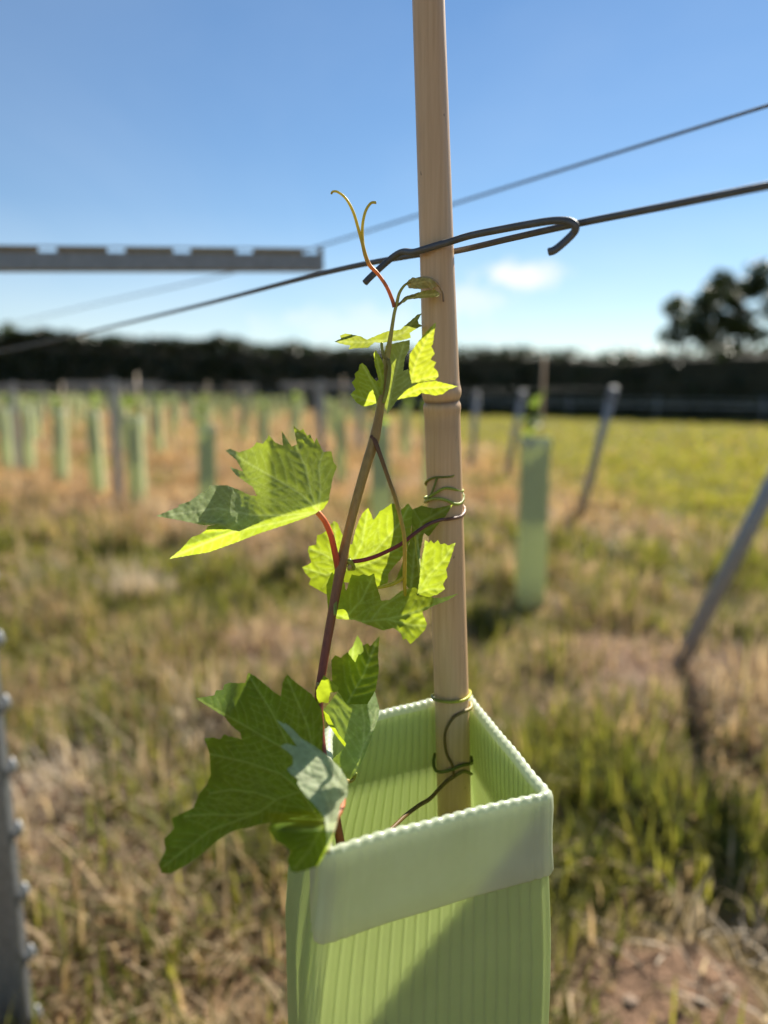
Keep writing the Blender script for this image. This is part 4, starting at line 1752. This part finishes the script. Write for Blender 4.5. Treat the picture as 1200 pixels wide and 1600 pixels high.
C2_out = [(620, 475), (660, 497), (662, 490), (700, 522), (742, 566), (800, 600), (870, 650), (930, 710), (965, 770), (962, 842), (930, 885), (915, 960), (890, 1050), (862, 1112),
          (866, 1040), (850, 942), (800, 880), (760, 840), (722, 785), (725, 760), (690, 738), (672, 712), (702, 690), (700, 655), (680, 632), (640, 602), (665, 590), (722, 605),
          (700, 572), (645, 505)]
C2_v = [[(865, 1105), (870, 1000), (880, 900), (830, 780), (700, 700)], [(900, 900), (940, 800), (860, 680), (740, 570)]]
C = leaf([patch(C_out, T6, zC, C_v, (0.075, 0.135, 0.014), (0.30, 0.42, 0.012), (0.22, 0.30, 0.05), seed=6, bump=0.00025),
          patch(C2_out, T6, zC2, C2_v, (0.56, 0.64, 0.38), (0.45, 0.58, 0.10), (0.6, 0.66, 0.42), seed=7, bump=0.00018)],
         label='large dark leaf drooping over the shelter rim with one lobe folded to its pale back')
line_px('petiole', [(862, 1112, .2305, 8), (880, 1040, .236, 9), (905, 960, .245, 9), (940, 880, .256, 9), (930, 800, .272, 9), (850, 690, .283, 10)], M_STEM,
        [(0.6, 0.6, 0.35), (0.55, 0.22, 0.08), (0.5, 0.13, 0.06), (0.3, 0.08, 0.04)], C, tf=T6)

# --- leaf G: right of the stem above the shelter
pg = plane(545, 1120, .311, (0.35, -0.62, 0.70))


def zG(x, y):
    z = pg(x, y)
    crease = 1092 + 0  # central rib
    rx = 560 + (y - 1000) * 0.14
    z = z + 0.00016 * np.abs(x - rx) * sstep(1000, 1040, y)
    z = z - 0.0002 * np.maximum(0, 1060 - y)
    return np.clip(z, .288, .326)


G_out = [(1010, 68), (1035, 110), (1048, 200), (1075, 280), (1098, 350), (1117, 425), (1110, 470), (1075, 570), (1040, 660), (1000, 738), (975, 765), (930, 735), (888, 668), (955, 605),
         (920, 555), (880, 500), (845, 430), (870, 402), (920, 335), (940, 292), (962, 250), (966, 200), (970, 145), (990, 120)]
G_v = [[(1000, 735), (1040, 600), (1045, 480), (1015, 330), (985, 200), (990, 125)], [(1020, 650), (1080, 520), (1105, 420)]]
pgd = plane(575, 1050, .320, (0.1, -0.74, 0.66))
G2_out = [(885, 190), (905, 165), (930, 178), (962, 150), (1000, 200), (1032, 120), (1062, 108), (1072, 122), (1117, 72), (1110, 160), (1114, 240), (1098, 335), (1060, 400), (960, 402), (890, 300)]
pgy = plane(505, 1085, .2885, (0, -1, 0))
G3_out = [(812, 335), (850, 262), (885, 290), (922, 320), (914, 342), (880, 345), (870, 395), (836, 392), (818, 402)]
G4_out = [(838, 425), (872, 452), (890, 490), (920, 545), (957, 590), (950, 606), (915, 562), (880, 512), (850, 466)]
pgl = plane(530, 1150, .306, (0, -1, 0.05))
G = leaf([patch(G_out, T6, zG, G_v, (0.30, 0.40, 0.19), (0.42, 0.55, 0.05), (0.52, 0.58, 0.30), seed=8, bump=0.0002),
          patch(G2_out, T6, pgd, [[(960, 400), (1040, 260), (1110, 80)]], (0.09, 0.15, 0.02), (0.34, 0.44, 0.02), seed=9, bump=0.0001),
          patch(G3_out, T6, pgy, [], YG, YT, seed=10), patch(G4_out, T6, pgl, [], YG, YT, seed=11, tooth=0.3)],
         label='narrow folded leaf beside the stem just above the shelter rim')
line_px('petiole', [(1002, 730, .306, 6), (985, 765, .306, 7), (930, 770, .300, 8), (850, 740, .2855, 9)], M_STEM, [GRN, (0.4, 0.14, 0.05)], G, tf=T6)

# --- leaf D: small bright leaf near the tip
pd1 = plane(575, 610, .304, (-0.10, -0.98, -0.12))
D1_out = [(270, 1385), (302, 1352), (278, 1312), (302, 1282), (295, 1258), (322, 1232), (326, 1200), (345, 1188), (372, 1212), (402, 1272), (432, 1302), (446, 1290), (422, 1200),
          (415, 1130), (428, 1108), (462, 1160), (478, 1200), (480, 1300), (470, 1420), (440, 1437), (400, 1452), (350, 1462), (312, 1440), (282, 1402)]
HD = (470, 1440)
D1_v = [[HD, (430, 1350), (345, 1200)], [HD, (370, 1420), (275, 1385)], [HD, (468, 1300), (425, 1115)]]
pd2 = plane(610, 600, .3085, (0.05, -0.95, 0.30))
D2_out = [(468, 1250), (490, 1080), (560, 1060), (642, 1045), (640, 1100), (610, 1160), (600, 1240), (632, 1225), (645, 1300), (690, 1312), (640, 1352), (562, 1420), (522, 1480), (500, 1508),
          (494, 1480), (468, 1440)]
pd3 = plane(660, 590, .2790, (0.05, -0.99, 0.05))
D3_out = [(636, 1200), (642, 1130), (690, 1060), (740, 1000), (790, 946), (806, 938), (792, 1010), (786, 1068), (775, 1082), (797, 1130), (770, 1165), (806, 1186), (790, 1215), (817, 1245),
          (820, 1270), (800, 1295), (720, 1306), (652, 1316), (640, 1250)]
D3_v = [[(645, 1312), (680, 1180), (735, 1060), (804, 942)], [(645, 1312), (720, 1290), (818, 1268)]]
pd4 = plane(650, 615, .2830, (0.12, -0.95, -0.25))
D4_out = [(560, 1418), (622, 1356), (700, 1312), (800, 1300), (880, 1320), (942, 1335), (882, 1356), (850, 1382), (800, 1392), (712, 1376), (690, 1396), (640, 1402)]
D4_v = [[(560, 1415), (700, 1350), (940, 1335)]]
D = leaf([patch(D1_out, T3, pd1, D1_v, YG, (0.54, 0.64, 0.03), seed=12, sp=2.0, sec=11, bump=0.0002),
          patch(D2_out, T3, pd2, [[(500, 1500), (540, 1300), (600, 1080)]], (0.25, 0.33, 0.15), (0.5, 0.6, 0.06), seed=13, sp=2.0, sec=11, bump=0.0001),
          patch(D3_out, T3, pd3, D3_v, (0.26, 0.33, 0.03), (0.58, 0.65, 0.03), seed=14, sp=2.0, sec=11, bump=0.00022),
          patch(D4_out, T3, pd4, D4_v, (0.26, 0.33, 0.03), (0.56, 0.64, 0.03), seed=15, sp=2.0, sec=11, bump=0.0002)],
         label='small glowing yellow leaf with sharp teeth against the cane')
line_px('petiole', [(505, 1170, .306, 7), (515, 1230, .3045, 6), (500, 1350, .3035, 6), (478, 1440, .3035, 5)], M_STEM, [OLV, GRN], D, tf=T3)

# --- leaf E: small leaf seen nearly edge on
pe = plane(590, 525, .303, (0.25, -0.55, -0.80))


def zE(x, y):
    yl = 533 - (x - 525) * 0.25
    return 0.306 + 0.0010 * (y - yl) + 0.00005 * (x - 590) + 0.0015 * np.sin(x / 9.0)


E_out = [(170, 1055), (212, 1036), (204, 1016), (240, 1004), (330, 1020), (372, 1042), (450, 1010), (500, 990), (580, 980), (640, 930), (690, 885), (717, 878), (692, 920), (698, 945),
         (722, 955), (680, 976), (642, 1000), (648, 1032), (600, 1046), (540, 1052), (470, 1062), (420, 1060), (382, 1092), (300, 1096), (258, 1102), (270, 1080), (200, 1066)]
Eo = leaf([patch(E_out, T3, zE, [[(470, 1050), (330, 1060), (180, 1052)], [(470, 1050), (600, 1000), (710, 882)]], (0.25, 0.30, 0.11), (0.40, 0.46, 0.04), seed=16, sp=1.8, sec=9, bump=0.0008)],
          label='small leaf seen edge on below the shoot tip')
line_px('petiole', [(500, 1168, .3065, 7), (482, 1150, .306, 6), (470, 1110, .306, 5), (465, 1062, .306, 4.5)], M_STEM, [(0.3, 0.2, 0.06), GRN], Eo, tf=T3)

# --- furled tip leaves
F1_out = [(620, 695), (632, 672), (658, 653), (700, 662), (720, 656), (762, 660), (812, 690), (842, 740), (859, 800), (845, 814), (832, 770), (802, 722), (790, 732), (760, 720), (700, 727), (636, 722)]
zF = lambda x, y: 0.309 + 0.0006 * (y - 447) + 0.0022 * np.sin(x / 4.0)
Fo = leaf([patch(F1_out, T3, zF, [[(625, 700), (760, 675), (850, 800)]], (0.58, 0.50, 0.30), (0.62, 0.55, 0.14), seed=17, sp=1.4, sec=7, bump=0.0012)],
          label='furled downy tip leaf, bronze and cream')
F2_out = [(582, 822), (600, 795), (622, 770), (680, 752), (740, 735), (802, 730), (832, 760), (812, 776), (740, 782), (680, 787), (632, 792), (604, 812)]
zF2 = lambda x, y: 0.307 - 0.0006 * (y - 460) + 0.0012 * np.sin(x / 5.0)
Fo2 = leaf([patch(F2_out, T3, zF2, [[(582, 820), (680, 770), (825, 757)]], (0.36, 0.36, 0.15), (0.58, 0.58, 0.08), seed=18, sp=1.4, sec=7, bump=0.0008)],
           label='furled lower tip leaf, olive green')
line_px('petiole', [(560, 832, .307, 4), (590, 808, .307, 4), (620, 778, .3065, 3.5), (680, 766, .306, 3)], M_STEM, [(0.2, 0.12, 0.06), (0.3, 0.28, 0.08)], Fo2, tf=T3)
line_px('rib', [(625, 690, .308, 4.5), (700, 660, .3075, 4.5), (770, 662, .3075, 4.5), (818, 698, .308, 4), (845, 750, .309, 3.5), (852, 806, .310, 3)], M_STEM,
        [(0.35, 0.33, 0.08), (0.55, 0.38, 0.2), (0.22, 0.15, 0.10)], Fo, tf=T3)

# --- tendrils
t1 = line_px('tendril', [(545, 840, .3068, 6.5), (530, 790, .306, 6), (495, 710, .305, 5.8), (440, 630, .304, 5.8), (392, 580, .3035, 6.5), (365, 520, .303, 6.5), (345, 440, .3025, 5.5),
                         (325, 370, .302, 5), (290, 250, .301, 4.6), (245, 165, .300, 4.2), (195, 122, .2995, 3.8), (162, 117, .2995, 3.6), (150, 132, .2995, 3.4)],
             M_TENDRIL, [(0.40, 0.12, 0.06), (0.72, 0.25, 0.08), (0.75, 0.30, 0.08), (0.75, 0.50, 0.05), (0.74, 0.58, 0.05), (0.72, 0.60, 0.07), (0.68, 0.58, 0.08), (0.5, 0.42, 0.08)], tf=T3)
line_px('branch', [(385, 570, .3035, 5), (355, 480, .303, 5.2), (345, 400, .3027, 5), (347, 320, .3025, 4.6), (365, 240, .3025, 4.4), (398, 190, .3025, 4.2), (432, 186, .3025, 4.4)],
        M_TENDRIL, [(0.75, 0.52, 0.05), (0.74, 0.60, 0.06), (0.66, 0.56, 0.08), (0.5, 0.42, 0.06)], t1, tf=T3)

P2 = [(*T5(335, 868), .302, 6), (*T5(380, 862), .3015, 6.5), (*T5(440, 852), .3015, 6.5), (*T5(520, 825), .3025, 6.3), (*T5(640, 765), .3045, 6.2), (*T5(720, 703), .3075, 6),
      (*T5(800, 650), .313, 5.8), (*T5(870, 626), .320, 5.6), (*T7(560, 918), .3245, 5.4), (*T7(690, 898), .3258, 5.4), (*T7(800, 868), .3305, 5.6), (*T7(856, 790), .3355, 5.6),
      (*T7(815, 700), .3395, 5), (*T7(560, 650), .3465, 4.5), (*T7(290, 645), .3400, 4.5), (*T7(238, 640), .3345, 4.5), (*T7(320, 602), .3272, 4.6), (*T7(450, 592), .3255, 4.6),
      (*T7(570, 616), .3250, 4.6), (*T7(700, 672), .3262, 4.8), (*T7(790, 662), .3308, 4.8), (*T7(842, 590), .3350, 4.6), (*T7(800, 500), .3390, 4.2), (*T7(540, 500), .3460, 4),
      (*T7(270, 560), .3385, 4), (*T7(242, 585), .3335, 4), (*T7(310, 560), .3272, 4.3), (*T7(410, 500), .3255, 4.3), (*T7(540, 432), .3248, 4.3), (*T7(680, 440), .3260, 4.4),
      (*T7(790, 476), .3310, 4.6), (*T7(832, 462), .3345, 4.2), (*T7(790, 425), .338, 3.4)]
t2 = line_px('tendril', P2, M_TENDRIL, [tuple(min(1, v * 1.35) for v in c) for c in [(0.28, 0.06, 0.05), (0.30, 0.055, 0.06), (0.16, 0.06, 0.04), (0.15, 0.07, 0.045), (0.30, 0.18, 0.12), (0.62, 0.48, 0.30), (0.4, 0.42, 0.1), (0.30, 0.36, 0.06),
                                        (0.30, 0.38, 0.05), (0.5, 0.55, 0.08), (0.3, 0.36, 0.05), (0.28, 0.34, 0.05), (0.5, 0.55, 0.10)]])
line_px('branch', [(300, 588, .3272, 3.6), (345, 505, .3262, 3.6), (385, 400, .3256, 3.6), (418, 300, .3252, 3.6), (430, 268, .325, 3.2)], M_TENDRIL, [(0.22, 0.26, 0.05)] * 2, t2, tf=T7)
line_px('branch', [(262, 385, .3345, 3.2), (250, 345, .3325, 3.6), (300, 295, .3285, 3.6), (400, 262, .3255, 3.6), (560, 255, .3248, 3.6), (660, 245, .3255, 3.6), (692, 225, .3258, 3.0)],
        M_TENDRIL, [(0.5, 0.52, 0.08), (0.25, 0.28, 0.05), (0.24, 0.26, 0.05), (0.5, 0.5, 0.12)], t2, tf=T7)
t3 = line_px('tendril', [(478, 150, .3035, 9), (500, 195, .302, 8), (525, 262, .301, 7), (570, 390, .299, 6.5), (612, 510, .2975, 6.5), (640, 620, .2965, 6.5), (660, 720, .296, 6.5),
                         (663, 850, .296, 6.3), (662, 950, .2965, 6.3), (664, 1030, .298, 5.5), (668, 1075, .3, 4)], M_TENDRIL,
             [(0.20, 0.09, 0.05), (0.24, 0.12, 0.05), (0.40, 0.24, 0.06), (0.70, 0.50, 0.08), (0.70, 0.48, 0.07), (0.66, 0.52, 0.05), (0.62, 0.55, 0.05)], tf=T5)
line_px('branch', [(655, 952, .2963, 5), (630, 972, .2965, 6), (590, 992, .297, 6), (545, 1005, .298, 5.5), (510, 1012, .299, 4.5)], M_TENDRIL, [(0.62, 0.52, 0.05), (0.66, 0.62, 0.05)], t3, tf=T5)
t4 = line_px('tendril', [(-170, 1440, .272, 6), (-60, 1460, .270, 6), (60, 1425, .274, 6), (160, 1378, .282, 6.3), (290, 1275, .294, 6.5), (400, 1170, .307, 6.5), (520, 1080, .322, 6.5),
                         (610, 1025, .334, 6.5), (690, 940, .3413, 6.3), (760, 872, .3460, 6.2), (830, 825, .3473, 5.8), (900, 792, .3483, 5.5), (965, 815, .3543, 4.5)], M_TENDRIL,
             [(0.18, 0.09, 0.04), (0.20, 0.11, 0.04), (0.20, 0.12, 0.04), (0.22, 0.16, 0.04), (0.3, 0.34, 0.06)], tf=T8)
line_px('branch', [(652, 640, .3578, 4.5), (640, 720, .3538, 5), (668, 790, .3473, 5), (760, 788, .3455, 5.2), (880, 742, .3463, 5.2), (962, 722, .3533, 5), (960, 668, .3593, 4.5)], M_TENDRIL,
        [(0.16, 0.2, 0.03)] * 2, t4, tf=T8)
line_px('branch', [(815, 835, .3463, 4.2), (800, 740, .3453, 4.2), (752, 640, .3443, 4.4), (735, 520, .3430, 4.4), (750, 430, .3423, 4.4), (810, 335, .3418, 4.6), (890, 287, .3438, 5.5), (955, 255, .3483, 6),
                   (955, 205, .3523, 5)], M_TENDRIL, [(0.2, 0.14, 0.04), (0.2, 0.14, 0.04), (0.22, 0.15, 0.04), (0.6, 0.52, 0.12)], t4, tf=T8)
line_px('branch', [(780, 115, .3573, 4), (660, 135, .3538, 4.2), (625, 155, .3488, 4.6), (665, 185, .3423, 4.8), (780, 202, .3398, 4.8), (890, 187, .3413, 5), (950, 140, .3478, 5), (930, 100, .3533, 4.6),
                   (790, 112, .3576, 4)], M_TENDRIL, [(0.5, 0.5, 0.1), (0.55, 0.55, 0.15), (0.3, 0.3, 0.05), (0.6, 0.6, 0.06), (0.7, 0.68, 0.08), (0.5, 0.5, 0.06)], t4, tf=T8)
# buds at the nodes
for (x, y, z, s) in [(497, 1070, .2905, 6), (546, 885, .3005, 7), (590, 690, .3035, 5), (607, 562, .306, 4)]:
    bm = bmesh.new()
    bmesh.ops.create_icosphere(bm, subdivisions=2, radius=s * z / FPX * 0.55)
    for v in bm.verts:
        v.co.z *= 1.7
        v.co *= 1 - 0.25 * max(0, v.co.z / (s * z / FPX))
    me = bpy.data.meshes.new('bud')
    bm.to_mesh(me)
    bm.free()
    a = me.attributes.new('col', 'FLOAT_COLOR', 'POINT')
    a.data.foreach_set('color', [0.55, 0.42, 0.16, 1] * len(me.vertices))
    me.polygons.foreach_set('use_smooth', [True] * len(me.polygons))
    me.materials.append(M_STEM)
    ob = link(me, 'bud', vine)
    ob.location = U(x, y, z)
